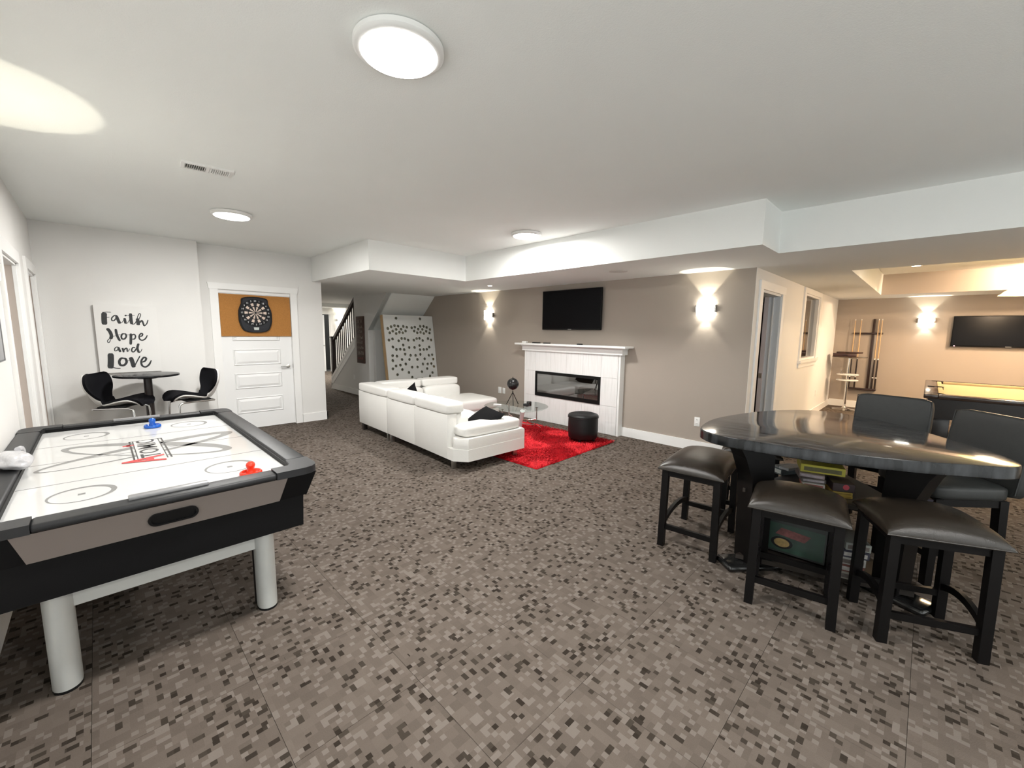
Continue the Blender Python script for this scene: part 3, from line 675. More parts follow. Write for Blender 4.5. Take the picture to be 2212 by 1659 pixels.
cv = thing('lettering_canvas', 'white canvas with black brush lettering Faith Hope and Love', 'canvas', (XF, 0, 0))
G().box(.003, .038, -.002, .56, .955, 1.757).obj('canvas', mat('canvas_white', (.765, .755, .735), .85, var=.01), cv, None)
G().box(.003, .0375, -.0045, -.002, .955, 1.757).obj('side_edge', mat('canvas_side_shaded', (.30, .275, .25), .8), cv, None)  # dark side colour, with the shade on this side put into it
INK = mat('brush_ink', (.022, .024, .025), .6, var=.9, vscale=22)
STROKES = [([(0.087,1.672),(0.081,1.603),(0.079,1.529)],0.0871),([(0.07,1.673),(0.105,1.678),(0.145,1.678)],0.0124),([(0.1,1.615),(0.128,1.619)],0.0124),([(0.199,1.635),(0.176,1.642),(0.148,1.613),(0.146,1.582),(0.166,1.582),(0.192,1.623)],0.0224),([(0.188,1.637),(0.199,1.591),(0.211,1.545)],0.0522),([(0.211,1.545),(0.238,1.568),(0.256,1.609)],0.0112),([(0.258,1.613),(0.261,1.577),(0.262,1.546)],0.0423),([(0.262,1.640),(0.280,1.648)],0.030),([(0.262,1.546),(0.282,1.557),(0.309,1.611)],0.0112),([(0.316,1.671),(0.315,1.603),(0.318,1.54)],0.0547),([(0.283,1.644),(0.319,1.65),(0.355,1.648)],0.0112),([(0.318,1.54),(0.345,1.547),(0.366,1.588)],0.0149),([(0.361,1.555),(0.396,1.621),(0.407,1.663),(0.394,1.669),(0.375,1.621),(0.37,1.564)],0.0149),([(0.374,1.613),(0.377,1.564),(0.376,1.529)],0.0597),([(0.382,1.552),(0.412,1.585),(0.422,1.561),(0.429,1.522)],0.0323),([(0.429,1.518),(0.456,1.549),(0.472,1.597)],0.0199),([(0.096,1.488),(0.118,1.447),(0.127,1.399),(0.117,1.36)],0.0572),([(0.117,1.36),(0.105,1.324),(0.091,1.32),(0.091,1.344),(0.109,1.368)],0.0137),([(0.139,1.39),(0.176,1.406),(0.211,1.414)],0.0087),([(0.17,1.481),(0.176,1.407),(0.197,1.337)],0.0423),([(0.248,1.424),(0.224,1.42),(0.213,1.391),(0.218,1.363),(0.24,1.363),(0.257,1.392),(0.253,1.42),(0.242,1.424)],0.0299),([(0.257,1.408),(0.292,1.414)],0.0075),([(0.301,1.428),(0.296,1.359),(0.289,1.292)],0.0448),([(0.306,1.404),(0.329,1.418),(0.341,1.396),(0.331,1.363),(0.308,1.359)],0.0249),([(0.382,1.388),(0.401,1.4),(0.408,1.423),(0.391,1.426),(0.374,1.392),(0.379,1.355),(0.404,1.345),(0.432,1.367),(0.452,1.408)],0.0274),([(0.183,1.259),(0.162,1.266),(0.143,1.243),(0.145,1.219),(0.165,1.227),(0.18,1.255)],0.0174),([(0.177,1.263),(0.183,1.231),(0.192,1.204)],0.0398),([(0.212,1.253),(0.216,1.23),(0.22,1.2)],0.0323),([(0.222,1.222),(0.24,1.247),(0.252,1.244),(0.252,1.205)],0.0249),([(0.252,1.205),(0.265,1.217),(0.276,1.245)],0.0124),([(0.329,1.25),(0.308,1.257),(0.293,1.228),(0.3,1.203),(0.319,1.211),(0.338,1.248)],0.0249),([(0.362,1.305),(0.347,1.248),(0.357,1.192)],0.0423),([(0.357,1.189),(0.376,1.206),(0.39,1.239)],0.0124),([(0.104,1.191),(0.1,1.104),(0.089,1.01)],0.097),([(0.105,1.027),(0.139,1.01),(0.177,1.005)],0.0174),([(0.219,1.128),(0.189,1.125),(0.172,1.089),(0.179,1.048),(0.21,1.043),(0.236,1.078),(0.231,1.119),(0.213,1.128)],0.0423),([(0.238,1.097),(0.271,1.099)],0.0087),([(0.277,1.138),(0.289,1.08),(0.298,1.012)],0.0721),([(0.298,1.012),(0.331,1.083),(0.365,1.154)],0.0199),([(0.374,1.072),(0.407,1.088),(0.419,1.121),(0.397,1.13),(0.372,1.089),(0.374,1.035),(0.404,1.012),(0.441,1.04),(0.467,1.094)],0.0348)]
lt = G()
for k, (pts, w) in enumerate(STROKES):
    ribbon(lt, pts, w * .56, lambda a, b, o: (o, a, b), .0386 + .00004 * k, 6, .35)
lt.obj('lettering', INK, cv, None)

# ================================================================== CORK BOARD + DARTBOARD
CORK = mat('cork', (.40, .185, .055), .9, spec=.1, var=.3, vscale=120, bump=.4, bscale=250)
ck = tag(G().box(DX + .0155, DX + .024, 1.256, 2.172, 1.392, 1.992).obj('cork_board', CORK, None, None), 'brown cork sheet covering the top of the closet door', 'cork board')
db = thing('dartboard', 'black electronic dartboard with pale segments on the cork sheet', 'dartboard', (DX + .024, 1.69, 1.735))
BD = mat('dartboard_black', (.005, .005, .006), .45, spec=.2, var=.2); BDG = mat('dartboard_panel', (.014, .015, .019), .4, spec=.3, var=.2)
SEGW = mat('dartboard_pale_segment', (.62, .50, .42), .6, var=.05); SEGB = mat('dartboard_dark_segment', (.006, .005, .006), .6, var=.1)
NUM = mat('dartboard_number', (.75, .75, .75), .5, var=0)
out = smooth_loop([(-.155, .21), (0, .232), (.155, .21), (.175, .13), (.208, .04), (.215, -.05), (.205, -.16), (.15, -.262), (0, -.288), (-.15, -.262), (-.205, -.16), (-.215, -.05), (-.208, .04), (-.175, .13)], 5)
G().prism(out, 0, .030, 'x').obj('housing', BD, db, 40)
G().prism([(p[0] * .90, p[1] * .95 - .004) for p in out], .030, .034, 'x').obj('bezel', BDG, db, 40)
G().lathe([(.197, .030), (.197, .037), (1e-6, .037)], 48, M_=Matrix.Rotation(pi / 2, 4, 'Y')).obj('face', BD, db, 30)
def seg(k, ra, rb, m_, nm, xo):
    a0 = pi / 2 - (k - .5) * pi / 10 - .02; a1 = pi / 2 - (k + .5) * pi / 10 + .02; n = 4
    vs = [(xo, r * cos(a0 + (a1 - a0) * i / n), r * sin(a0 + (a1 - a0) * i / n)) for r in (ra, rb) for i in range(n + 1)]
    vs += [(xo + .003, v_[1], v_[2]) for v_ in vs]; q = n + 1
    fs = [(i, i + 1, q + i + 1, q + i) for i in range(n)] + [(2 * q + i + 1, 2 * q + i, 3 * q + i, 3 * q + i + 1) for i in range(n)]
    fs += [(q + i, q + i + 1, 3 * q + i + 1, 3 * q + i) for i in range(n)] + [(i + 1, i, 2 * q + i, 2 * q + i + 1) for i in range(n)]
    fs += [(0, q, 3 * q, 2 * q), (q - 1, 3 * q - 1, 4 * q - 1, 2 * q - 1)]
    G().add(vs, fs).obj(nm, m_, db, None)
nums = [20, 1, 18, 4, 13, 6, 10, 15, 2, 17, 3, 19, 7, 16, 8, 11, 14, 9, 12, 5]
for k in range(20):
    mm = SEGW if k % 2 else SEGB
    seg(k, .016, .088, mm, 'inner_segment', .037); seg(k, .101, .142, mm, 'outer_segment', .037)
    a = pi / 2 - k * pi / 10
    put('number', text_mesh(str(nums[k]), .034, NUM, .0004), db, (.0385, .172 * cos(a), .172 * sin(a)), (pi / 2, 0, pi / 2))
G().lathe([(.013, .037), (.013, .041), (1e-6, .041)], 16, M_=Matrix.Rotation(pi / 2, 4, 'Y')).obj('bullseye', BDG, db, 30)
G().prism([(-.034, -.212), (.034, -.212), (.030, -.248), (-.030, -.248)], .034, .038, 'x').obj('display', mat('dart_display', (.50, .53, .50), .3), db, None)
for y, z in ((-.11, -.20), (-.085, -.21), (-.07, -.235), (-.1, -.235), (.06, -.215), (.06, -.24), (.085, -.21), (.085, -.235)):
    G().rbox(.034, .038, y - .007, y + .007, z - .006, z + .006, .002).obj('button', BDG, db)

# ================================================================== BISTRO TABLE AND CHAIRS
bt = thing('bistro_table', 'tall round black bistro table under the lettering canvas', 'table', (-6.50, .39, 0))
G().lathe([(.285, .930), (.30, .934), (.303, .945), (.300, .955), (.293, .957)], 48).obj('table_top', mat('bistro_top_black', (.008, .008, .009), .25, spec=.3, var=.2), bt, 40)
G().lathe([(.04, .02), (.04, .93)], 20).obj('column', mat('bistro_column', (.018, .012, .010), .35), bt, 40)
G().lathe([(.24, 0), (.24, .012), (.06, .03), (.04, .05)], 32).obj('base', BLACK, bt, 40)
G().lathe([(.09, .905), (.09, .93)], 16).obj('mount_plate', BLACK, bt, 40)
CHW = mat('chair_shell_white', (.78, .76, .73), .35, var=.02); CHB = mat('chair_cover_black', (.006, .006, .008), .8, spec=.15, var=.2, bump=.4, bscale=400)
def shell(z0, thick, flip=0):
    """S-profile bucket: faces local -Y ; v runs from the front of the seat to the top of the back"""
    prof = [(-.235, .622, .10), (-.23, .665, .165), (-.17, .700, .205), (-.08, .690, .20), (.02, .662, .165), (.10, .645, .12), (.165, .668, .115), (.205, .735, .155), (.225, .82, .215), (.238, .90, .225), (.248, .965, .19), (.252, .985, .13)]
    prof = smooth_path([Vector(p) for p in prof], 3); n = 10; vs = []; fs = []
    k = len(prof)
    for i, p in enumerate(prof):
        d = (prof[min(i + 1, k - 1)] - prof[max(i - 1, 0)]); d.z = 0; d.normalize(); nr = Vector((-d.y, d.x, 0))
        for j in range(n + 1):
            u = -1 + 2 * j / n
            curl = .055 * u * u * (1.0 if i > k * .45 else .35) - .02 * (1 - u * u)
            q = Vector((p.x, p.y, 0)) + nr * (curl - z0)
            vs.append((u * p.z, q.x, q.y))
    for i in range(k - 1):
        for j in range(n): fs.append((i * (n + 1) + j, i * (n + 1) + j + 1, (i + 1) * (n + 1) + j + 1, (i + 1) * (n + 1) + j))
    return vs, fs
def shell_solid(z0, th):
    v0, f0 = shell(z0, th); v1, f1 = shell(z0 + th, th); n = len(v0); g = G()
    g.add(v0, f0); g.add(v1, [f[::-1] for f in f1])
    # rim
    from collections import Counter
    c = Counter()
    for f in f0:
        for i in range(4): c[tuple(sorted((f[i], f[(i + 1) % 4])))] += 1
    g.f += [(a, b, b + n, a + n) for (a, b), q in c.items() if q == 1]
    return g
sh_me = shell_solid(.012, .012).mesh('shell', CHW, 60); cu_me = shell_solid(-.014, .026).mesh('cushion', CHB, 60)
def bistro_chair(x, y, rz, label):
    t = thing('bistro_chair', label, 'chair', (x, y, 0), rz, 'winged chairs at the bistro table')
    put('shell', sh_me, t); put('cushion', cu_me, t)
    for s_ in (-1, 1):
        G().tube(smooth_path([(s_ * .15, .17, .605), (s_ * .15, -.10, .606), (s_ * .155, -.175, .595), (s_ * .16, -.20, .55), (s_ * .165, -.205, .30), (s_ * .17, -.21, .05), (s_ * .17, -.20, .016), (s_ * .17, -.15, .011), (s_ * .17, .20, .011)], 4), .011, 8).obj('frame_tube', CHROME, t, 60)
    G().tube([(-.15, .17, .605), (.15, .17, .605)], .011, 8).obj('frame_crossbar', CHROME, t); G().tube([(-.17, .20, .011), (.17, .20, .011)], .011, 8).obj('frame_crossbar', CHROME, t)
    G().tube([(-.165, -.207, .27), (.165, -.207, .27)], .010, 8).obj('foot_rest', CHROME, t)
    G().rbox(-.14, .14, -.12, .14, .612, .632, .006).obj('seat_mount', BLACK, t)
bistro_chair(-6.42, .13, R(152), 'black and white winged bar chair left of the bistro table')
bistro_chair(-6.45, .80, R(12), 'black and white winged bar chair between bistro table and closet door')

# ================================================================== FIREPLACE
fp = thing('fireplace', 'white ribbed tile electric fireplace with mantel', 'fireplace', (0, 0, 0))
FY = 5.28
FTILE = ribbed_material('fireplace_tile', (.80, .795, .785))
G().box(-4.955, -3.125, FY + .012, YB - .0005, 0, 1.19).obj('core', TRIM, fp, None)
ix0, ix1, iz0, iz1 = -4.72, -3.42, .43, .85
cols = [-4.95, -4.72, -4.395, -4.07, -3.745, -3.42, -3.135]
g_ = .0015
for r_, (za, zb) in enumerate(((0.004, .43), (.43, .85), (.85, 1.19))):
    for c_ in range(6):
        if r_ == 1 and 1 <= c_ <= 4: continue
        G().box(cols[c_] + g_, cols[c_ + 1] - g_, FY, FY + .012, za + g_, zb - g_).obj('tile', FTILE, fp, None)
G().box(-3.128, -3.10, FY + .004, YB - .0005, 0, 1.19).obj('side_board', TRIM, fp, None); G().box(-4.985, -4.955, FY + .004, YB - .0005, 0, 1.19).obj('side_board', TRIM, fp, None)
G().box(-5.02, -3.06, FY - .03, YB - .0005, 1.19, 1.262).obj('frieze', TRIM, fp, None)
G().prism([(FY - .03, 1.262), (FY - .055, 1.288), (YB - .001, 1.288), (YB - .001, 1.262)], -5.03, -3.05, 'x').obj('bed_moulding', TRIM, fp, None)
G().rbox(-5.115, -2.965, FY - .125, YB - .0005, 1.288, 1.318, .004).obj('mantel_shelf', TRIM, fp)
ins = G(); ins.box(ix0, ix1, FY - .012, FY + .012, iz1 - .045, iz1).box(ix0, ix1, FY - .012, FY + .012, iz0, iz0 + .06).box(ix0, ix0 + .03, FY - .012, FY + .012, iz0 + .06, iz1 - .045).box(ix1 - .035, ix1, FY - .012, FY + .012, iz0 + .06, iz1 - .045)
fr = ins.obj('firebox_frame', mat('firebox_black', (.005, .005, .005), .4, spec=.2), fp, None)
G().box(ix0 + .03, ix1 - .035, FY + .0, FY + .004, iz0 + .06, iz1 - .045).obj('pane', glass('firebox_glass', (.55, .53, .50), .30), fr, None)
EM = mat('ember_crystal', (.55, .55, .55), .2, spec=.8, var=.4, vscale=60)
em = G(); rn = random.Random(5)
for k in range(150):
    x = rn.uniform(ix0 + .05, ix1 - .05); s_ = rn.uniform(.006, .013)
    em.rbox(x - s_, x + s_, FY + .008, FY + .008 + s_, iz0 + .062, iz0 + .062 + s_ * 1.5, .002, 1)
o = em.obj('ember_bed', EM, fp, None); o['kind'] = 'stuff'
G().box(ix0 + .03, ix1 - .035, FY + .0095, FY + .0115, iz0 + .06, iz1 - .045).obj('firebox_back', mat('firebox_back', (.05, .042, .034), .35, spec=.6), fp, None)

# things on the mantel
zt = 1.3185
tag(G().rbox(-5.0, -4.91, 5.22, 5.28, zt, zt + .028, .005).obj('thermostat_box', PLASTICW), 'small white box at the left end of the mantel', 'box')
RC = mat('remote_black', (.012, .012, .012), .45)
for x0, w, lb in ((-4.74, .15, 'long black remote on the mantel next to the white box'), (-4.50, .13, 'black remote in the middle of the mantel below the TV'), (-3.82, .085, 'small black remote near the right end of the mantel')):
    t = thing('remote_control', lb, 'remote control', (x0 + w / 2, 5.22, zt), R(4), 'remotes on the mantel')
    G().rbox(-w / 2, w / 2, -.02, .02, 0, .017, .004).obj('body', RC, t)
    for k in range(4): G().rbox(-w * .35 + k * w * .2, -w * .35 + k * w * .2 + .012, -.007, .005, .017, .019, .001, 1).obj('button', mat('remote_button', (.10, .10, .10), .5), t)

# ================================================================== TELEVISIONS
def tv(x0, x1, z0, z1, y, label, led=False):
    t = thing('television', label, 'television', ((x0 + x1) / 2, y, z0), 0, 'wall mounted televisions'); w = (x1 - x0) / 2; h = z1 - z0
    G().rbox(-w, w, -.075, -.04, 0, h, .006).obj('housing', mat('tv_housing', (.005, .005, .0055), .35, spec=.2), t)
    G().box(-w + .012, w - .012, -.0765, -.075, .02, h - .012).obj('screen', SCREEN, t, None)
    G().rbox(-w * .7, w * .7, -.04, -.012, h * .15, h * .8, .01).obj('rear_cover', BLACK, t)
    G().rbox(-.2, .2, -.012, -.0005, h * .25, h * .7, .003).obj('wall_bracket', BLACK, t)
    G().box(-.035, .035, -.0767, -.0764, .006, .013).obj('badge', mat('tv_badge', (.4, .4, .4), .3), t, None)
    if led: G().sphere((-w + .05, -.077, .010), .008, 10, 6).obj('standby_light', mat('standby_led', (.8, .3, .3), .3, emit=(1, .45, .5), estr=6), t)
tv(-4.635, -3.485, 1.545, 2.175, YB, 'black flat screen TV on the taupe wall above the fireplace')
tv(.26, 1.66, 1.335, 1.887, YP, 'black flat screen TV on the pool room end wall', True)

# wall plates
def plate(x, z, label, kind, w=.07, h=.118):
    t = thing('wall_plate', label, 'wall plate', (x, YB, z), pi)
    G().rbox(-w / 2, w / 2, 0, .006, -h / 2, h / 2, .002).obj('plate', PLASTICW, t)
    if kind == 'outlet':
        for zz in (-.026, .026):
            f_ = G().rbox(-.017, .017, .006, .008, zz - .015, zz + .015, .006).obj('receptacle', PLASTICW, t)
            G().box(-.008, -.005, .008, .0084, zz - .004, zz + .008).box(.005, .008, .008, .0084, zz - .004, zz + .008).obj('slot', BLACK, f_, None)
    else:
        G().rbox(-.012, .012, .006, .010, -.022, .022, .002).obj('jack_cover', PLASTICW, t)
plate(-5.735, .395, 'larger white wall plate on the taupe wall behind the glass table', 'jack', .085, .12)
plate(-5.625, .395, 'smaller white wall plate beside it, next to the fireplace', 'jack', .07, .11)
plate(-2.025, .382, 'white power outlet on the taupe wall beside the triangular table', 'outlet')
t = thing('wall_plate', 'white power outlet low on the stair wall', 'wall plate', (-9.5, YS, .40), pi)
G().rbox(-.035, .035, 0, .006, -.058, .058, .002).obj('plate', PLASTICW, t)
for zz in (-.026, .026): G().rbox(-.017, .017, .006, .008, zz - .015, zz + .015, .006).obj('receptacle', PLASTICW, t)
t = thing('wall_plate', 'white power outlet low on the pool room side wall', 'wall plate', (XC, 9.75, .40), -pi / 2)
G().rbox(-.035, .035, 0, .006, -.058, .058, .002).obj('plate', PLASTICW, t)
for zz in (-.026, .026): G().rbox(-.017, .017, .006, .008, zz - .015, zz + .015, .006).obj('receptacle', PLASTICW, t)

# ================================================================== SOFA
sf = thing('sectional_sofa', 'white leather L-shaped sectional sofa with adjustable headrests', 'sofa', (-6.02, 2.735, 0), R(-2.9))
LW = LEATHER_WH
def piece(nm, *a, **k): return G().cushion(*a, **k).obj(nm, LW, sf, 60)
G().rbox(0, .948, 0, .13, .115, .605, .012).obj('back_panel', LW, sf); G().rbox(.957, 1.695, 0, .13, .115, .605, .012).obj('back_panel', LW, sf); G().rbox(1.697, 2.42, 0, .13, .115, .605, .012).obj('back_panel', LW, sf)
G().rbox(0, .13, .13, 1.66, .115, .605, .012).obj('back_panel', LW, sf)
G().prism([(.957, .02), (2.53, .0), (2.66, .11), (2.64, .95), (.957, .95)], .115, .245, 'z').obj('base', LW, sf, 20)
G().rbox(.01, .953, .02, 1.98, .115, .245, .015).obj('base', LW, sf)
# seats
piece('seat_cushion', .30, .955, .30, .955, .235, .42, pw=9, puff=.012); piece('seat_cushion', .96, 1.675, .28, .975, .235, .42, pw=9, puff=.012); piece('seat_cushion', 1.68, 2.385, .28, .975, .235, .42, pw=9, puff=.012)
piece('seat_cushion', .14, .955, .965, 1.99, .235, .42, pw=9, puff=.012)
# back cushions
for a, b in ((.14, .95), (.96, 1.685), (1.69, 2.41)): piece('back_cushion', a, b, .10, .33, .36, .615, pw=5)
for a, b in ((.30, .95), (.96, 1.66)): piece('back_cushion', .10, .33, a, b, .36, .615, pw=5)
# headrests
for a, b in ((.0, .945), (.952, 1.685), (1.692, 2.43)): G().cushion(a, b, -.012, .235, .603, .725, pw=8, puff=.004).obj('headrest', LW, sf, 60)
for a, b in ((.245, .955), (.962, 1.665)): G().cushion(-.012, .235, a, b, .603, .725, pw=8, puff=.004).obj('headrest', LW, sf, 60)
# arm: two stacked pads
am = G(); pts = [(2.36, .09), (2.53, .015), (2.655, .115), (2.635, .955), (2.36, .955)]
c_ = Vector((2.5, .52)); vs = []
lay = [(.245, .985), (.255, 1.0), (.345, 1.0), (.362, .975)]
for z_, s_ in lay: vs += [(c_.x + (p[0] - c_.x) * s_, c_.y + (p[1] - c_.y) * s_, z_) for p in pts]
n_ = 5; fs = [(r_ * n_ + i, r_ * n_ + (i + 1) % n_, (r_ + 1) * n_ + (i + 1) % n_, (r_ + 1) * n_ + i) for r_ in range(3) for i in range(n_)] + [tuple(range(5))[::-1], tuple(range(15, 20))]
am.add(vs, fs).obj('arm_pad', LW, sf, 50)
G().cushion(2.345, 2.615, .085, .935, .36, .485, pw=6, puff=.008).obj('arm_cushion', LW, sf, 60)
lg_me = G().rbox(-.03, .03, -.008, .008, 0, .116, .002).mesh('leg', STEEL, 35); lgd = G().rbox(-.035, .035, -.03, .03, 0, .116, .003).mesh('leg', mat('sofa_leg_dark', (.05, .045, .04), .3, .5), 35)
for x, y, a in ((.05, .06, 1), (.90, .05, 0), (1.0, .05, 0), (2.44, .07, 0), (2.55, .88, 0), (1.0, .88, 0), (.9, 1.90, 0), (.06, 1.90, 1)): put('leg', lgd if a else lg_me, sf, (x, y, 0), (0, 0, R(90 if not a else 0)))
# throw pillows
PB = mat('pillow_black', (.006, .006, .0065), .85, spec=.12, var=.3, bump=.3, bscale=300)
def pillow(loc, rot, label, s_=.42, dots=False):
    t = thing('throw_pillow', label, 'pillow', loc, 0, 'black pillows on the sofa'); t.rotation_euler = rot
    g = G(); n = 14; vs = []
    for sd in (-1, 1):
        for i in range(n + 1):
            for j in range(n + 1):
                u, w_ = -1 + 2 * i / n, -1 + 2 * j / n
                k = (max(0, 1 - u ** 2) * max(0, 1 - w_ ** 2)) ** .45
                pin = 1 - .07 * (1 - abs(u) ** 2) * (abs(w_) ** 3) ; pin2 = 1 - .07 * (1 - abs(w_) ** 2) * (abs(u) ** 3)
                vs.append((u * s_ / 2 * pin2, w_ * s_ / 2 * pin, sd * .07 * k))
    q = (n + 1) ** 2; fs = []
    for i in range(n):
        for j in range(n):
            a = i * (n + 1) + j; fs.append((a, a + 1, a + n + 2, a + n + 1)); fs.append((q + a + n + 1, q + a + n + 2, q + a + 1, q + a))
    g.add(vs, fs).obj('cover', PB, t, 60)
    if dots:
        G().rbox(-.02, .035, -.19, -.15, .018, .03, .004).obj('label_patch', mat('pillow_white_print', (.75, .75, .75), .7), t)
pillow((-3.66, 3.17, .462), (R(30), R(4), R(-8)), 'black pillow leaning on the near seat beside the arm', .42, True)
pillow((-5.22, 3.11, .515), (R(56), R(30), R(-20)), 'black pillow in the corner of the sofa, only its tip showing', .40)

# ================================================================== RUG, COFFEE TABLE, OTTOMAN
RUG = mat('red_shag', (.36, .003, .008), .85, spec=.2, var=.55, vscale=9)
RUGB = mat('red_shag_bright', (.70, .022, .032), .7, spec=.3, var=.4, vscale=9)
rg = thing('area_rug', 'bright red shag rug in front of the fireplace', 'rug', (-3.93, 4.12, .0005), R(1.5))
RW, RD = .985, .83
rb = G(); nx, ny = 60, 50; vs = []; rn = random.Random(11)
for i in range(nx + 1):
    for j in range(ny + 1):
        ed = min(i, nx - i, j, ny - j); vs.append((-RW + 2 * RW * i / nx, -RD + 2 * RD * j / ny, 0.002 if ed == 0 else .014 + rn.uniform(0, .010)))
rb.add(vs, [(i * (ny + 1) + j, (i + 1) * (ny + 1) + j, (i + 1) * (ny + 1) + j + 1, i * (ny + 1) + j + 1) for i in range(nx) for j in range(ny)]).obj('rug_base', RUG, rg, 180)
for q, mt_ in enumerate((RUG, RUGB)):
    pl = []; pf = []
    for k in range(24000):
        x, y = rn.uniform(-RW, RW), rn.uniform(-RD, RD); fld = sin(x * 7 + 2 * sin(y * 5)) + cos(y * 8 + 1.7 * sin(x * 6))
        if (fld + rn.uniform(-1.3, 1.3) > 0) != (q == 1): continue
        a = fld * 1.8 + rn.uniform(-.9, .9); l = rn.uniform(.018, .040); w_ = rn.uniform(.002, .0042); h = rn.uniform(.022, .038)
        dx, dy = cos(a), sin(a); b_ = len(pl)
        pl += [(x - dy * w_, y + dx * w_, .012), (x + dy * w_, y - dx * w_, .012), (x + dx * l * .5 + dy * w_, y + dy * l * .5 - dx * w_, h), (x + dx * l * .5 - dy * w_, y + dy * l * .5 + dx * w_, h), (x + dx * l, y + dy * l, h * .9)]
        pf += [(b_, b_ + 1, b_ + 2, b_ + 3), (b_ + 3, b_ + 2, b_ + 4)]
    me = bpy.data.meshes.new('pile'); me.from_pydata(pl, [], pf); me.materials.append(mt_)
    o = put('pile', me, rg); o['kind'] = 'stuff'

ct = thing('coffee_table', 'round glass coffee table with splayed chrome legs', 'coffee table', (-4.12, 4.20, 0))
G().lathe([(.455, .438), (.46, .441), (.46, .447), (.455, .45)], 64).obj('glass_top', glass('table_glass', (.93, .965, .95), .07), ct, 30)
ROD = mat('copper_chrome', (.62, .52, .50), .15, 1.0, var=.1)
for k in range(3):
    a = R(35 + 120 * k); G().tube([(.30 * cos(a), .30 * sin(a), .437), (.30 * cos(a), .30 * sin(a), .26)], .010, 10).obj('leg_post', CHROME, ct)
    G().tube([(.30 * cos(a), .30 * sin(a), .26), (-.10 * cos(a) - .25 * sin(a), -.10 * sin(a) + .25 * cos(a), .19)], .008, 8).obj('brace', ROD, ct)
    G().tube(smooth_path([(.30 * cos(a), .30 * sin(a), .27), (.16 * cos(a), .16 * sin(a), .235), (.36 * cos(a + .5), .36 * sin(a + .5), .12), (.42 * cos(a + .62), .42 * sin(a + .62), .042)], 5), .008, 8).obj('leg', ROD, ct)
    G().lathe([(.022, .432), (.022, .438)], 16, (.30 * cos(a), .30 * sin(a), 0)).obj('glass_pad', CHROME, ct)
G().tube([(.30, -.18, .437), (.21, -.12, .24), (.19, -.105, .045)], [.034, .022, .014], 12).obj('centre_leg', mat('acrylic_leg', (.62, .64, .64), .2, spec=.6), ct, 50)
gl = thing('desk_globe', 'black globe on a tripod stand on the glass table', 'globe', (-4.18, 4.19, .4505))
GM = mat('globe_black', (.012, .012, .012), .25, spec=.35, var=.8, vscale=9)
G().sphere((0, 0, .31), .085, 28, 16).obj('sphere', GM, gl, 80)
G().tube([(.103 * cos(a) * .7, .103 * cos(a) * .7 * 0.0 + .0, .31 + .103 * sin(a)) if 0 else (-.103 * cos(a - .4) * .72, .103 * cos(a - .4) * .69 * -1 * -1, .31 + .103 * sin(a - .4)) for a in [R(-75 + 10 * k) for k in range(22)]], .004, 6).obj('meridian_arc', BLACK, gl)
G().tube([(0, 0, .205), (0, 0, .17)], .007, 8).obj('neck', BLACK, gl)
for k in range(3):
    a = R(80 + 120 * k); G().tube([(0, 0, .19), (.10 * cos(a), .10 * sin(a), .006)], .0055, 8).obj('leg', BLACK, gl)
cb = thing('candle_jar', 'small black jar with glass on the coffee table beside the globe', 'jar', (-3.985, 4.33, .4505))
G().lathe([(.034, 0), (.036, .004), (.036, .062), (.033, .062), (.033, .008)], 24).obj('jar', glass('jar_glass', (.25, .25, .25), .15), cb, 40)
G().lathe([(.032, .004), (.032, .035), (1e-6, .035)], 24).obj('fill', BLACK, cb, 40)
tag(G().rbox(-4.03, -3.95, 4.25, 4.31, .4505, .487, .006).obj('card_deck', mat('deck_black', (.012, .012, .013), .4)), 'small black box in front of the jar on the glass table', 'box')
o = tag(G().rbox(-.06, .06, -.016, .016, 0, .016, .005).obj('table_remote', PLASTICW, None, 35, (-4.33, 4.03, .4505), (0, 0, R(28))), 'white remote lying on the left side of the glass table', 'remote control')

ot = thing('ottoman', 'round black leather storage ottoman on the red rug', 'ottoman', (-3.28, 4.67, .018))
G().lathe([(.185, .05), (.197, .06), (.205, .15), (.203, .30), (.20, .335)], 40).obj('body', LEATHER_BK, ot, 50)
G().lathe([(.20, .332), (.209, .337), (.210, .355), (.20, .372), (.15, .388), (.07, .395), (1e-6, .396)], 40).obj('lid', LEATHER_BK, ot, 60)
G().tube([(.208 * cos(2 * pi * k / 40), .208 * sin(2 * pi * k / 40), .336) for k in range(40)], .004, 6, closed=True).obj('piping', LEATHER_BK, ot)
for k in range(4):
    a = R(20 + 90 * k); G().lathe([(.014, 0), (.022, .05)], 12, (.15 * cos(a), .15 * sin(a), 0)).obj('leg', BLACK, ot)

# ================================================================== STAIRS
st = thing('staircase', 'dark railed staircase rising beside the hall', 'staircase', (0, 0, 0))
DKW = mat('dark_stair_wood', (.028, .012, .009), .35, var=.3, vscale=14)
slope = (1.24 - .20) / 1.42
G().prism([(-10.83, .20), (-9.41, 1.24), (-9.41, 1.34), (-10.83, .30)], YS - .022, YS + .12, 'y').obj('stringer_cap', TRIM, st, None)
G().prism([(-10.84, .06), (-9.41, 1.10), (-9.41, 1.24), (-10.84, .20)], YS - .016, YS - .0005, 'y').obj('skirt_board', TRIM, st, None)
for k in range(8):
    x = -10.78 + k * .235; z = .18 + k * .172
    o = G().box(x, x + .27, YS + .125, YB - .002, z - .03, z).obj('tread', mat('stair_carpet', (.12, .10, .085), .95, var=.2, vscale=60), st, None)
    G().box(x + .02, x + .04, YS + .125, YB - .002, z - .172, z - .03).obj('riser', TRIM, st, None)
nw = G().rbox(-10.86, -10.76, YS - .0, YS + .10, .10, 1.30, .006).obj('newel_post', DKW, st)
G().rbox(-10.88, -10.74, YS - .02, YS + .12, 1.30, 1.335, .006).obj('newel_cap', DKW, nw)
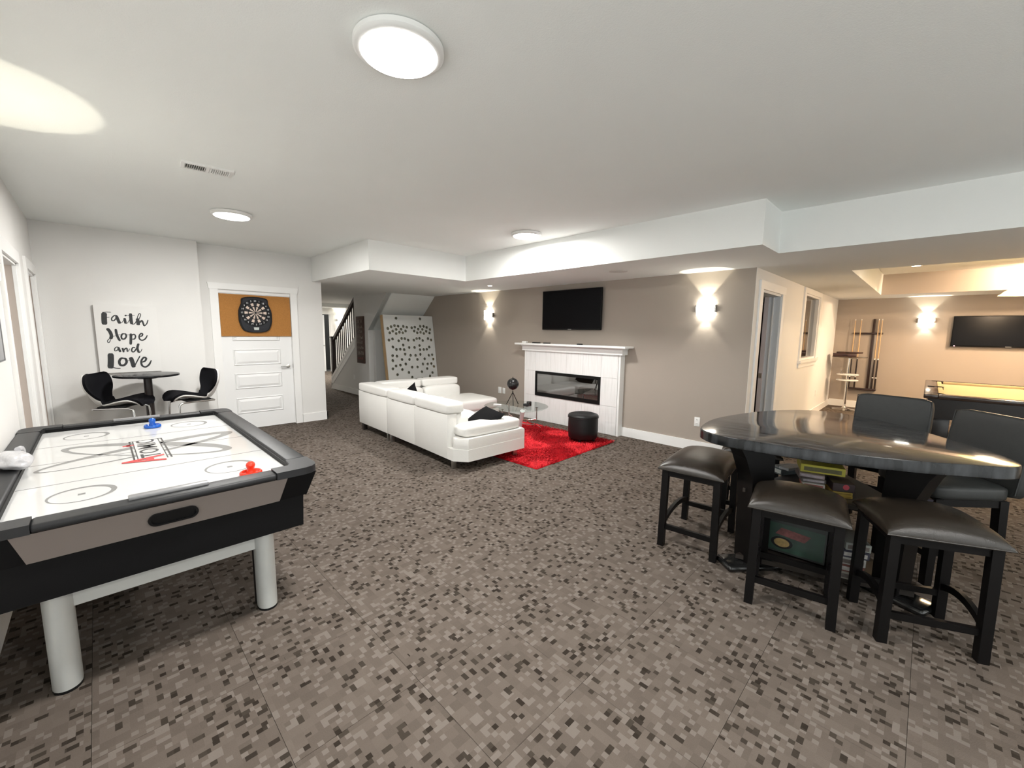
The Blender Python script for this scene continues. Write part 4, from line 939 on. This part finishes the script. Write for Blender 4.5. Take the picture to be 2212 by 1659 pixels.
G().prism([(-10.78, 1.20), (-9.41, 2.20), (-9.41, 2.29), (-10.78, 1.29)], YS + .02, YS + .085, 'y').obj('handrail', DKW, st, None)
for k in range(12):
    x = -10.68 + k * .113; z0 = .30 + (x + 10.83) * slope; z1 = 1.20 + (x + 10.78) * (1.0 / 1.37)
    G().box(x - .009, x + .009, YS + .045, YS + .063, z0 - .01, z1 + .02).obj('baluster', BLACK, st, None)

sg = thing('word_sign', 'tall dark wooden word sign hanging on the stair wall', 'sign', (-9.085, YS, 1.285), 0)
SGM = mat('sign_wood', (.060, .028, .020), .7, var=.5, vscale=8, aniso=(6, 6, 1)); SGI = mat('sign_lettering', (.33, .28, .24), .8, var=.4, vscale=30); SGR = mat('sign_lettering_red', (.22, .06, .05), .8)
G().rbox(-.185, .185, -.03, -.001, -.525, .525, .004).obj('board', SGM, sg)
rn = random.Random(21); zz = .45
for r_ in range(8):
    mm = SGR if r_ == 7 else SGI; x = -.13; hgt = .05 if r_ % 3 else .07
    while x < .12:
        w_ = rn.uniform(.025, .05); g = G()
        g.box(x, x + .012, -.0312, -.030, zz - hgt, zz); g.box(x, x + w_, -.0312, -.030, zz - hgt * rn.choice((1, .55, .1)), zz - hgt * rn.choice((1, .55, .1)) + .012)
        if rn.random() > .4: g.box(x + w_ - .01, x + w_, -.0312, -.030, zz - hgt, zz)
        g.obj('worn_lettering', mm, sg, None); x += w_ + .02
    zz -= hgt + .062

# ================================================================== HOLE-BOARD GAME
HB = thing('hole_board', 'white leaning game board drilled with round holes under the stairs', 'game board', (-7.74, 4.17, .012))
HB.rotation_euler = (0, -math.atan2(.26, 1.81), 0)
HOLES = [(0.288,1.762),(0.892,1.765),(0.068,1.543),(0.148,1.581),(0.232,1.605),(0.318,1.594),(0.446,1.592),(0.533,1.578),(0.179,1.489),(0.265,1.527),(0.385,1.532),(0.492,1.495),(0.105,1.455),(0.256,1.437),(0.336,1.467),(0.419,1.457),(0.654,1.566),(0.737,1.583),(0.879,1.601),(0.971,1.603),(1.052,1.58),(1.137,1.537),(0.71,1.497),(0.818,1.537),(0.931,1.535),(1.028,1.492),(1.114,1.457),(0.787,1.459),(0.876,1.471),(0.958,1.444),(0.069,1.303),(0.156,1.326),(0.3,1.286),(0.377,1.335),(0.455,1.331),(0.536,1.3),(0.68,1.299),(0.755,1.332),(0.832,1.337),(0.914,1.289),(1.058,1.332),(1.139,1.3),(0.147,1.157),(0.225,1.105),(0.319,1.108),(0.4,1.194),(0.413,1.099),(0.543,1.14),(0.681,1.139),(0.815,1.18),(0.819,1.088),(0.915,1.092),(0.999,1.094),(1.07,1.142),(0.12,0.977),(0.221,0.964),(0.113,0.875),(0.338,0.89),(0.426,1.001),(0.562,0.972),(0.522,0.883),(0.687,0.968),(0.724,0.877),(0.814,0.984),(0.918,0.885),(1.036,0.961),(1.131,0.968),(1.161,0.872),(0.179,0.76),(0.284,0.773),(0.097,0.704),(0.324,0.677),(0.421,0.79),(0.571,0.717),(0.711,0.714),(0.479,0.607),(0.862,0.773),(0.986,0.767),(1.086,0.771),(1.169,0.706),(0.961,0.667),(0.812,0.604),(1.099,0.569),(0.193,0.577)]
cu = bpy.data.curves.new('panel', 'CURVE'); cu.dimensions = '2D'; cu.fill_mode = 'BOTH'; cu.extrude = .006
def poly(pts):
    s_ = cu.splines.new('POLY'); s_.points.add(len(pts) - 1); s_.use_cyclic_u = True
    for p, q in zip(s_.points, pts): p.co = (q[0], q[1], 0, 1)
poly([(0, 0), (1.20, 0), (1.20, 1.83), (0, 1.83)])
more = [(.3, .45), (.55, .5), (.8, .46), (1.0, .5), (.15, .42), (.42, .33), (.68, .36), (.93, .32), (.2, .22), (.55, .2), (.85, .18), (1.05, .25)]
HL = [(max(.065, min(1.125, a * .96 + .02)), b) for a, b in HOLES] + more
for a, b in HL: poly([(a + .031 * cos(2 * pi * k / 16), b + .031 * sin(2 * pi * k / 16)) for k in range(16)])
to = bpy.data.objects.new('tmp', cu); C.objects.link(to); dg = bpy.context.evaluated_depsgraph_get(); dg.update()
pm = bpy.data.meshes.new_from_object(to.evaluated_get(dg)); bpy.data.objects.remove(to); pm.materials.clear(); pm.materials.append(mat('game_board_white', (.66, .665, .645), .55, var=.02))
# curve lies in its own XY: map (a,b,c) -> (x = c, y = a, z = b)
pm.transform(Matrix(((0, 0, 1, .024), (1, 0, 0, .02), (0, 1, 0, 0), (0, 0, 0, 1))))
put('face_panel', pm, HB)
G().box(-.10, -.092, .02, 1.22, 0, 1.83).box(-.045, -.04, .05, 1.19, .03, 1.8).obj('back_panel', mat('plywood_dull', (.34, .33, .25), .8, var=.3, vscale=6), HB, None)
PINE = mat('pine_edge', (.55, .36, .18), .6, var=.25, vscale=20, aniso=(6, 6, 1))
G().box(-.092, .017, .02, .05, 0, 1.83).obj('side_rail', PINE, HB, None); G().box(-.092, .017, 1.19, 1.22, 0, 1.83).obj('side_rail', PINE, HB, None)
G().box(-.092, .017, .05, 1.19, 1.80, 1.83).obj('top_rail', PINE, HB, None); G().box(-.092, .017, .05, 1.19, 0, .03).obj('bottom_rail', PINE, HB, None)

# ================================================================== TRIANGULAR BAR TABLE
BT = (-.37, 3.30)
outline = [(-1.02, 2.80), (-1.045, 3.10), (-.98, 3.45), (-.87, 3.76), (-.72, 3.99), (-.54, 4.10), (-.35, 4.05), (-.17, 3.92), (0, 3.74), (.19, 3.46), (.31, 3.27), (.365, 3.10), (.325, 2.985), (.19, 2.895), (.04, 2.80), (-.13, 2.725), (-.34, 2.65), (-.60, 2.605), (-.83, 2.60), (-.96, 2.67)]
TOPM = streak_material('table_top_streaked', (.009, .010, .012), (.095, .096, .100), (1.6, 16, 16), .09)
bt_ = thing('triangular_bar_table', 'glossy black streaked triangular bar table with open shelves', 'bar table', (BT[0], BT[1], 0))
loop = [(p[0] - BT[0], p[1] - BT[1]) for p in smooth_loop([Vector((p[0], p[1], 0)) for p in outline], 5)]
def offset(lp, s_): return [(p[0] * s_, p[1] * s_) for p in lp]
n = len(loop); vs = []
for z_, s_ in ((.838, .992), (.842, 1.0), (.892, 1.0), (.899, .995), (.90, .988)): vs += [(p[0], p[1], z_) for p in offset(loop, s_)]
fs = [(r_ * n + i, r_ * n + (i + 1) % n, (r_ + 1) * n + (i + 1) % n, (r_ + 1) * n + i) for r_ in range(4) for i in range(n)] + [tuple(range(n))[::-1], tuple(range(4 * n, 5 * n))]
tp = G().add(vs[3 * n:], [(i, (i + 1) % n, n + (i + 1) % n, n + i) for i in range(n)] + [tuple(range(n, 2 * n))]).obj('table_top', TOPM, bt_, 30)
EDGM = streak_material('table_edge_streaked', (.004, .0045, .005), (.030, .032, .035), (6.0, 6, 1.5), .25)
EDGM.node_tree.nodes['Principled BSDF'].inputs['Specular IOR Level'].default_value = .3
G().add(vs[:4 * n], [f for f in fs[:3 * n]] + [tuple(range(n))[::-1]]).obj('edge_band', EDGM, tp, 30)
dirs = [(-.42, -.49), (-.12, .62), (.47, -.19)]
for dx, dy in dirs:
    L_ = math.hypot(dx, dy); ux, uy = dx / L_, dy / L_; px, py = -uy, ux
    Mx = Matrix(((ux, px, 0, 0), (uy, py, 0, 0), (0, 0, 1, 0), (0, 0, 0, 1)))
    # leg board: wide and flared at the top, narrow below; radial profile
    pr = [(L_ - .20, .045), (L_ - .08, .045), (L_ - .07, .40), (L_ - .06, .60), (L_ - .01, .74), (L_ + .045, .838), (L_ - .19, .838), (L_ - .20, .60)]
    G().prism(pr, -.075, .075, 'y', Mx).obj('leg', BLKWOOD, bt_, None)
    G().add(*[(lambda g: (g.v, g.f))(G().rbox(L_ - .32, L_ + .05, -.085, .085, 0, .045, .022, 3))][0], Mx).obj('foot', mat('black_gloss', (.010, .010, .010), .15, spec=.6), bt_, 50)
tri = [(dirs[k][0] * .92, dirs[k][1] * .92) for k in (0, 2, 1)]
def round_tri(s_):
    pts = []
    for k in range(3):
        a, b = Vector(tri[k]), Vector(tri[(k + 1) % 3]); pts += [a * s_, (a * .82 + b * .18) * s_, (a * .5 + b * .5) * s_ * 1.05, (a * .18 + b * .82) * s_]
    return [(p.x, p.y) for p in pts]
SHM = mat('shelf_brown_black', (.030, .024, .020), .35, var=.3, vscale=10)
G().prism(round_tri(1.0), .505, .53).obj('shelf', SHM, bt_, None); G().prism(round_tri(1.02), .055, .085).obj('shelf', SHM, bt_, None)
G().prism([(p[0] * .25, p[1] * .25) for p in round_tri(1)], .085, .505).obj('centre_post', BLKWOOD, bt_, None)
G().prism([(p[0] * .55, p[1] * .55) for p in round_tri(1)], .80, .838).obj('top_support', BLKWOOD, bt_, None)

# boxed games on the shelves
def game(x, y, z, w, d, h, rz, col, label, band=None, name='game_box', tilt=0.0, extra=None):
    t = thing(name, label, 'game box', (x, y, z), rz, 'boxed games on the bar table shelves')
    if tilt: t.rotation_euler = (tilt, 0, rz)
    G().rbox(-w / 2, w / 2, -d / 2, d / 2, 0, h, .002, 1).obj('box', mat(name + '_' + str(len(MATS)), col, .5, var=.12, vscale=18), t)
    if band:
        G().box(-w * .42, w * .42, -d / 2 - .0006, -d / 2, h * .2, h * .72).obj('side_print', mat('print_' + str(len(MATS)), band, .5, var=.5, vscale=50), t, None)
    return t
zs = .5305
game(-.455, 3.20, zs, .115, .22, .030, R(14), (.42, .10, .07), 'red and white game box at the bottom of the stack', (.7, .62, .55))
game(-.455, 3.20, zs + .0305, .115, .21, .022, R(14), (.62, .58, .53), 'white banded game box second in the stack', (.35, .12, .10))
game(-.470, 3.215, zs + .053, .13, .21, .026, R(20), (.12, .10, .09), 'dark game box third in the stack', (.42, .38, .40))
game(-.47, 3.235, zs + .0795, .13, .23, .024, R(12), (.30, .24, .24), 'greyish pink game box under the yellow box', (.40, .34, .36))
game(-.43, 3.27, zs + .104, .23, .20, .050, R(16), (.45, .40, .045), 'yellow game box on top of the stack', (.10, .09, .03))
game(-.315, 3.165, zs, .10, .13, .018, R(30), (.45, .30, .06), 'yellow card box lying low beside the stack', (.25, .16, .03))
game(-.315, 3.165, zs + .0185, .10, .13, .018, R(28), (.42, .30, .07), 'second yellow card box lying on the low one', (.25, .16, .03))
t = game(-.308, 3.175, zs + .037, .11, .13, .050, R(22), (.045, .03, .032), 'dark box with a red dot on the yellow card boxes', None)
G().lathe([(.016, 0), (.016, .001)], 16, M_=Matrix.Translation((.01, -.0655, .03)) @ Matrix.Rotation(pi / 2, 4, 'X')).obj('red_dot', mat('red_dot', (.45, .06, .08), .5), t)
game(-.64, 3.40, zs, .09, .17, .05, R(-30), (.06, .075, .08), 'dark green game box at the back left of the stack', (.45, .48, .46))
game(-.60, 3.35, zs + .0505, .07, .15, .018, R(-24), (.35, .36, .37), 'pale grey game box lying on the dark green box', None)
game(.02, 3.31, zs, .13, .10, .055, R(20), (.02, .015, .03), 'dark spiral bound game box at the right of the upper shelf', (.12, .10, .10))
zl = .0855
t = game(-.50, 3.08, zl + .0065, .34, .07, .255, R(3), (.012, .016, .014), 'large casino game box leaning on the lower shelf', None, tilt=R(-10))
G().box(-.16, .16, -.0362, -.0352, .012, .185).obj('green_print', mat('casino_green', (.012, .042, .026), .5, var=.7, vscale=14), t, None)
G().lathe([(.060, 0), (.060, .0012)], 24, M_=Matrix.Translation((-.06, -.0364, .065)) @ Matrix.Rotation(pi / 2, 4, 'X') @ Matrix.Diagonal((1, .62, 1, 1))).obj('roulette_print', BLACK, t)
G().lathe([(.043, 0), (.043, .0012)], 24, M_=Matrix.Translation((-.06, -.0378, .065)) @ Matrix.Rotation(pi / 2, 4, 'X') @ Matrix.Diagonal((1, .62, 1, 1))).obj('roulette_wheel_print', mat('roulette_gold', (.24, .16, .05), .5, var=.5, vscale=60), t)
G().add([(-.10, -.0375, .115), (.06, -.0375, .100), (.09, -.0375, .145), (-.07, -.0375, .160)], [(0, 1, 2, 3)]).obj('chips_print', mat('casino_red', (.16, .05, .045), .6, var=.9, vscale=45), t, None)
put('lettering', text_mesh('CASINO SET', .026, mat('casino_letter', (.35, .36, .35), .6), .0006), t, (.0, -.0364, .222), (pi / 2, 0, 0))
for k, (cc, w_) in enumerate((((.30, .28, .24), .13), ((.14, .05, .04), .13), ((.34, .33, .31), .12), ((.03, .03, .05), .13), ((.26, .27, .25), .12))):
    game(-.235 + .004 * k, 3.10, zl + .046 * k, w_, .20, .045, R(12 + 3 * k), cc, ['pale game box at the bottom of the lower shelf stack', 'red brown game box second from the bottom of the lower stack', 'light grey game box in the middle of the lower stack', 'black game box second from the top of the lower stack', 'pale grey game box on top of the lower stack'][k], (.4, .38, .36) if k % 2 else (.12, .1, .09))

# ================================================================== STOOLS AND CHAIRS
def stool(x, y, rz, w, d, label):
    t = thing('backless_stool', label, 'stool', (x, y, 0), rz, 'backless leather stools at the triangular table')
    lw = .042; a, b = w / 2 - lw / 2, d / 2 - lw / 2
    for sx in (-1, 1):
        for sy in (-1, 1):
            g = G(); f = .006
            vs = [(sx * (a + f) + u * lw / 2, sy * (b + f) + q * lw / 2, 0) for u, q in ((-1, -1), (1, -1), (1, 1), (-1, 1))] + [(sx * a + u * lw / 2, sy * b + q * lw / 2, .562) for u, q in ((-1, -1), (1, -1), (1, 1), (-1, 1))]
            g.add(vs, [(3, 2, 1, 0), (4, 5, 6, 7), (0, 1, 5, 4), (1, 2, 6, 5), (2, 3, 7, 6), (3, 0, 4, 7)]).obj('leg', BLKWOOD, t, None)
    for sy in (-1, 1):
        G().box(-a, a, sy * b - .011, sy * b + .011, .515, .562).obj('apron', BLKWOOD, t, None)
        G().box(-a, a, sy * b - .011, sy * b + .011, .125, .160).obj('stretcher', BLKWOOD, t, None)
    for sx in (-1, 1):
        G().box(sx * a - .011, sx * a + .011, -b, b, .515, .562).obj('apron', BLKWOOD, t, None)
        n = 8; g = G(); vs = []
        for i in range(n + 1):
            yy = -b + 2 * b * i / n; zz = .155 + .045 * (1 - (2 * i / n - 1) ** 2)
            vs += [(sx * a - .011, yy, zz), (sx * a + .011, yy, zz), (sx * a + .011, yy, zz + .036), (sx * a - .011, yy, zz + .036)]
        g.add(vs, [(i * 4 + k, i * 4 + (k + 1) % 4, i * 4 + 4 + (k + 1) % 4, i * 4 + 4 + k) for i in range(n) for k in range(4)] + [(0, 1, 2, 3), (4 * n + 3, 4 * n + 2, 4 * n + 1, 4 * n)]).obj('side_stretcher', BLKWOOD, t, 40)
    # saddle cushion: grid dome with a crisp lower edge
    N = 14; vs = []; W_, D_ = w / 2 + .022, d / 2 + .022
    for i in range(N + 1):
        for j in range(N + 1):
            u, q = -1 + 2 * i / N, -1 + 2 * j / N
            u, q = sin(u * pi / 2), sin(q * pi / 2)
            e = (max(0, 1 - abs(u) ** 4) ** .45) * (max(0, 1 - abs(q) ** 4) ** .45)
            vs.append((u * W_, q * D_, .574 + .058 * e + .034 * (1 - u * u) * (1 - q * q) ** .8))
    m_ = len(vs); per = [i * (N + 1) for i in range(N + 1)] + [N * (N + 1) + j for j in range(1, N + 1)] + [i * (N + 1) + N for i in range(N - 1, -1, -1)] + [j for j in range(N - 1, 0, -1)]
    fs = [(i * (N + 1) + j, (i + 1) * (N + 1) + j, (i + 1) * (N + 1) + j + 1, i * (N + 1) + j + 1) for i in range(N) for j in range(N)]
    vs += [(vs[k][0], vs[k][1], .562) for k in per]; P_ = len(per)
    fs += [(per[i], per[(i + 1) % P_], m_ + (i + 1) % P_, m_ + i) for i in range(P_)] + [tuple(range(m_, m_ + P_))]
    cs = G().add(vs, fs).obj('seat_cushion', LEATHER_BR, t, 70)
    G().tube([(W_, D_, .566), (-W_, D_, .566), (-W_, -D_, .566), (W_, -D_, .566)], .004, 6, closed=True).obj('piping', LEATHER_BR, cs)
stool(-1.085, 3.045, R(6), .375, .575, 'backless brown leather stool at the left corner of the triangular table')
stool(-.435, 2.70, R(9.5), .40, .37, 'backless brown leather stool in the middle, in front of the casino game')
stool(.065, 2.875, R(25), .41, .36, 'backless brown leather stool closest to the right edge of the photo')
stool(-.955, 3.76, R(14), .375, .42, 'backless stool half hidden behind the leftmost stool')

def bar_chair(x, y, rz, label):
    t = thing('bar_chair', label, 'chair', (x, y, 0), rz, 'bar chairs with backs at the triangular table')
    w, d = .43, .42
    for sx in (-1, 1):
        for sy in (-1, 1):
            a, b = sx * (w / 2 - .03), sy * (d / 2 - .03); fl = .03 if sy > 0 else .0
            vs = [(a + u * .021, b + fl + q * .021, 0) for u, q in ((-1, -1), (1, -1), (1, 1), (-1, 1))] + [(a + u * .024, b + q * .024, .545) for u, q in ((-1, -1), (1, -1), (1, 1), (-1, 1))]
            G().add(vs, [(3, 2, 1, 0), (4, 5, 6, 7), (0, 1, 5, 4), (1, 2, 6, 5), (2, 3, 7, 6), (3, 0, 4, 7)]).obj('leg', BLKWOOD, t, None)
    for sy, z_ in ((-1, .17), (1, .26)): G().box(-w / 2 + .03, w / 2 - .03, sy * (d / 2 - .03) - .011, sy * (d / 2 - .03) + .011, z_, z_ + .036).obj('stretcher', BLKWOOD, t, None)
    for sx in (-1, 1): G().box(sx * (w / 2 - .03) - .011, sx * (w / 2 - .03) + .011, -d / 2 + .03, d / 2 - .03, .22, .256).obj('side_stretcher', BLKWOOD, t, None)
    G().box(-w / 2 + .012, w / 2 - .012, -d / 2 + .012, d / 2 - .012, .505, .548).obj('seat_frame', BLKWOOD, t, None)
    G().cushion(-w / 2 - .012, w / 2 + .012, -d / 2 - .02, d / 2 + .0, .545, .635, pw=7, puff=.016).obj('seat_cushion', LEATHER_GR, t, 60)
    Mb = Matrix.Translation((0, d / 2 + .015, .56)) @ Matrix.Rotation(R(-7), 4, 'X')
    bk = G().cushion(-w / 2 - .02, w / 2 + .02, -.03, .045, .0, .475, pw=9, M_=Mb).obj('backrest', LEATHER_GR, t, 60)
    G().tube([tuple(Mb @ Vector(p)) for p in ((-w / 2 - .012, -.024, .03), (-w / 2 - .012, -.024, .455), (w / 2 + .012, -.024, .455), (w / 2 + .012, -.024, .03))], .004, 6).obj('piping', LEATHER_GR, bk)
bar_chair(-.225, 4.20, R(-13), 'grey leather bar chair with a back on the far side of the triangular table')
bar_chair(.125, 3.73, R(-48), 'grey leather bar chair with a back at the right edge, closest to the pool table')

# ================================================================== POOL ROOM
pt = thing('pool_table', 'dark wood pool table with gold cloth', 'pool table', (0, 0, 0))
PX0, PX1, PY0, PY1, PZ = .0, 1.30, 7.25, 9.65, .80
PW = mat('pool_dark_wood', (.014, .011, .010), .3, var=.3, vscale=10); FELT = mat('pool_gold_cloth', (.36, .30, .19), .95, spec=.1, var=.06, vscale=80)
rr = .13
RWD = mat('pool_rail_wood', (.050, .034, .027), .22, spec=.6, var=.3, vscale=10)
for a, b, c_, d_ in ((PX0, PX0 + rr, PY0, PY1), (PX1 - rr, PX1, PY0, PY1), (PX0 + rr, PX1 - rr, PY0, PY0 + rr), (PX0 + rr, PX1 - rr, PY1 - rr, PY1)): G().rbox(a, b, c_, d_, .745, PZ, .012).obj('rail', RWD, pt)
for a, b, c_, d_ in ((PX0 + rr, PX0 + rr + .05, PY0 + rr + .07, (PY0 + PY1) / 2 - .06), (PX0 + rr, PX0 + rr + .05, (PY0 + PY1) / 2 + .06, PY1 - rr - .07), (PX1 - rr - .05, PX1 - rr, PY0 + rr + .07, (PY0 + PY1) / 2 - .06), (PX1 - rr - .05, PX1 - rr, (PY0 + PY1) / 2 + .06, PY1 - rr - .07), (PX0 + rr + .07, PX1 - rr - .07, PY0 + rr, PY0 + rr + .05), (PX0 + rr + .07, PX1 - rr - .07, PY1 - rr - .05, PY1 - rr)):
    G().rbox(a, b, c_, d_, .758, .797, .008).obj('cushion', FELT, pt)
G().box(PX0 + rr - .01, PX1 - rr + .01, PY0 + rr - .01, PY1 - rr + .01, .74, .760).obj('bed_cloth', FELT, pt, None)
for x in (PX0 + rr, PX1 - rr):
    for y in (PY0 + rr, (PY0 + PY1) / 2, PY1 - rr):
        G().lathe([(.062, .7), (.062, .802), (.05, .803), (.048, .79), (.048, .7)], 20, (x, y, 0)).obj('pocket', BLACK, pt, 40)
        G().disc(.05, .764, 20, (x, y)).obj('pocket_well', BLACK, pt, None)
for a, b, c_, d_ in ((PX0 + .04, PX0 + .075, PY0 + .04, PY1 - .04), (PX1 - .075, PX1 - .04, PY0 + .04, PY1 - .04), (PX0 + .075, PX1 - .075, PY0 + .04, PY0 + .075), (PX0 + .075, PX1 - .075, PY1 - .075, PY1 - .04)): G().box(a, b, c_, d_, .50, .745).obj('apron', PW, pt, None)
for x in (PX0 + .17, PX1 - .17):
    for y in (PY0 + .25, PY1 - .25): G().rbox(x - .09, x + .09, y - .09, y + .09, 0, .52, .01).obj('leg', PW, pt)
G().rbox(.028, .036, 7.32, 7.36, .60, .66, .002).obj('score_tag', PLASTICW, pt)
o = tag(G().rbox(.03, .10, 8.35, 8.38, .8005, .812, .003).obj('cue_chalk_holder', BLACK), 'small dark chalk holder on the left rail of the pool table', 'chalk holder')

# pendant over the pool table
PEN = mat('pendant_amber_glass', (.85, .70, .35), .3, var=.25, vscale=18, emit=(1.0, .80, .34), estr=1.5)
pn = thing('pool_pendant', 'yellow glass pendant lamp over the pool table', 'pendant lamp', (.92, 8.42, 2.09))
for k in range(3):
    yy = (k - 1) * .62
    n = 8; rad0, rad1 = .34, .08; g = G()
    vs = [(rad0 * cos(2 * pi * (i + .5) / n), yy + rad0 * sin(2 * pi * (i + .5) / n) * .86, 0) for i in range(n)] + [(rad1 * cos(2 * pi * (i + .5) / n), yy + rad1 * sin(2 * pi * (i + .5) / n), .21) for i in range(n)]
    sh = g.add(vs, [(i, (i + 1) % n, n + (i + 1) % n, n + i) for i in range(n)]).obj('glass_shade', PEN, pn, None)
    G().lathe([(.085, .205), (.085, .23), (.03, .25)], 16, (0, yy, 0)).obj('shade_cap', mat('pendant_brass', (.45, .30, .12), .3, .9), sh)
    G().sphere((0, yy, .03), .05, 14, 8).obj('bulb', mat('pendant_bulb', (.9, .9, .9), .4, var=0, emit=(1, .88, .62), estr=30), sh)
    G().tube([(0, yy, .24), (0, yy, .33)], .012, 8).obj('stem', mat('pendant_brass', (.45, .30, .12), .3, .9), pn)
    light('POINT', 'lamp', pn, (0, yy, -.02), POOL_W * .42, (1, .72, .48), shadow_soft_size=.08)
G().tube([(0, -.75, .33), (0, .75, .33)], .016, 10).obj('cross_bar', mat('pendant_brass', (.45, .30, .12), .3, .9), pn)
for s_ in (-.4, .4): G().tube([(0, s_, .33), (0, s_, .539)], .006, 6).obj('chain', mat('pendant_brass', (.45, .30, .12), .3, .9), pn)

# cue rack and cues
rk = thing('cue_rack', 'dark wooden wall cue rack on the pool room end wall', 'cue rack', (-.93, YP, 0))
G().rbox(-.235, .235, -.045, -.001, 1.54, 1.575, .004).obj('top_rail', DKW, rk); G().rbox(-.225, .225, -.08, -.001, .385, .425, .004).obj('bottom_rail', DKW, rk)
G().rbox(.065, .105, -.03, -.001, .425, 1.85, .003).obj('post', DKW, rk); G().rbox(.105, .135, -.026, -.001, .425, 1.54, .003).obj('grey_post', mat('rack_grey', (.33, .30, .28), .5), rk)
CUT = mat('cue_maple', (.62, .42, .22), .35, var=.15, vscale=30, aniso=(1, 1, .1)); CUB = mat('cue_butt', (.022, .014, .012), .3, var=.3)
for dx, lb in ((-.215, 'leftmost pool cue in the wall rack'), (-.12, 'second pool cue from the left in the wall rack'), (.155, 'third pool cue in the rack, right of the grey post'), (.205, 'rightmost pool cue in the wall rack')):
    t = thing('pool_cue', lb, 'pool cue', (-.93 + dx, YP - .058, .426), 0, 'pool cues in the wall rack')
    G().lathe([(.010, .62), (.0065, 1.40)], 10).obj('shaft', CUT, t, 40); G().lathe([(.015, .0), (.0155, .02), (.0115, .62)], 10).obj('butt', CUB, t, 40)
    G().lathe([(.0117, .60), (.0117, .625)], 10).obj('ring', PLASTICW, t, 40); G().lathe([(.0068, 1.40), (.0065, 1.425)], 10).obj('ferrule', PLASTICW, t, 40)
    G().lathe([(.0145, .22), (.0145, .24)], 10).obj('ring', PLASTICW, t, 40)

# chrome pub table with shelves
pb = thing('pub_table', 'tall chrome pedestal pub table with round white shelves beside the cue rack', 'table', (-1.13, 10.78, 0))
G().lathe([(.20, 0), (.20, .006), (.06, .03), (.028, .06), (.026, .12)], 32).obj('base', CHROME, pb, 50)
G().lathe([(.026, .06), (.026, 1.06)], 16).obj('pole', CHROME, pb, 40)
G().lathe([(.08, 1.055), (.28, 1.075), (.285, 1.082), (.28, 1.088), (1e-6, 1.088)], 40).obj('table_top', mat('pub_top_smoke', (.10, .08, .065), .15, var=.1), pb, 40)
for z_ in (.60, .715): G().lathe([(.17, z_), (.18, z_ + .004), (.18, z_ + .018), (.17, z_ + .022)], 36).obj('shelf', PLASTICW, pb, 40)
CSE = mat('case_dark_red', (.035, .012, .010), .4, var=.3)
t = thing('game_case', 'dark flat case lying on the chrome pub table', 'case', (-1.20, 10.76, 1.0885), R(8)); G().rbox(-.20, .17, -.14, .14, 0, .065, .006).obj('body', CSE, t); G().rbox(-.03, .03, -.148, -.14, .025, .04, .003).obj('handle', BLACK, t)
t = thing('game_case', 'thinner dark case stacked on top of the first', 'case', (-1.15, 10.80, 1.154), R(-4)); G().rbox(-.18, .20, -.13, .13, 0, .028, .005).obj('body', CSE, t); G().rbox(-.03, .03, -.137, -.13, .008, .02, .003).obj('handle', BLACK, t)
for x, y, lb in ((-1.22, 10.70, 'small drinking glass on the upper white shelf of the pub table'),):
    t = thing('drinking_glass', lb, 'glass', (x, y, .7375)); G().lathe([(.022, 0), (.028, .075), (.026, .075), (.020, .005)], 18).obj('bowl', glass('clear_glass', (.93, .93, .93), .12), t, 40)
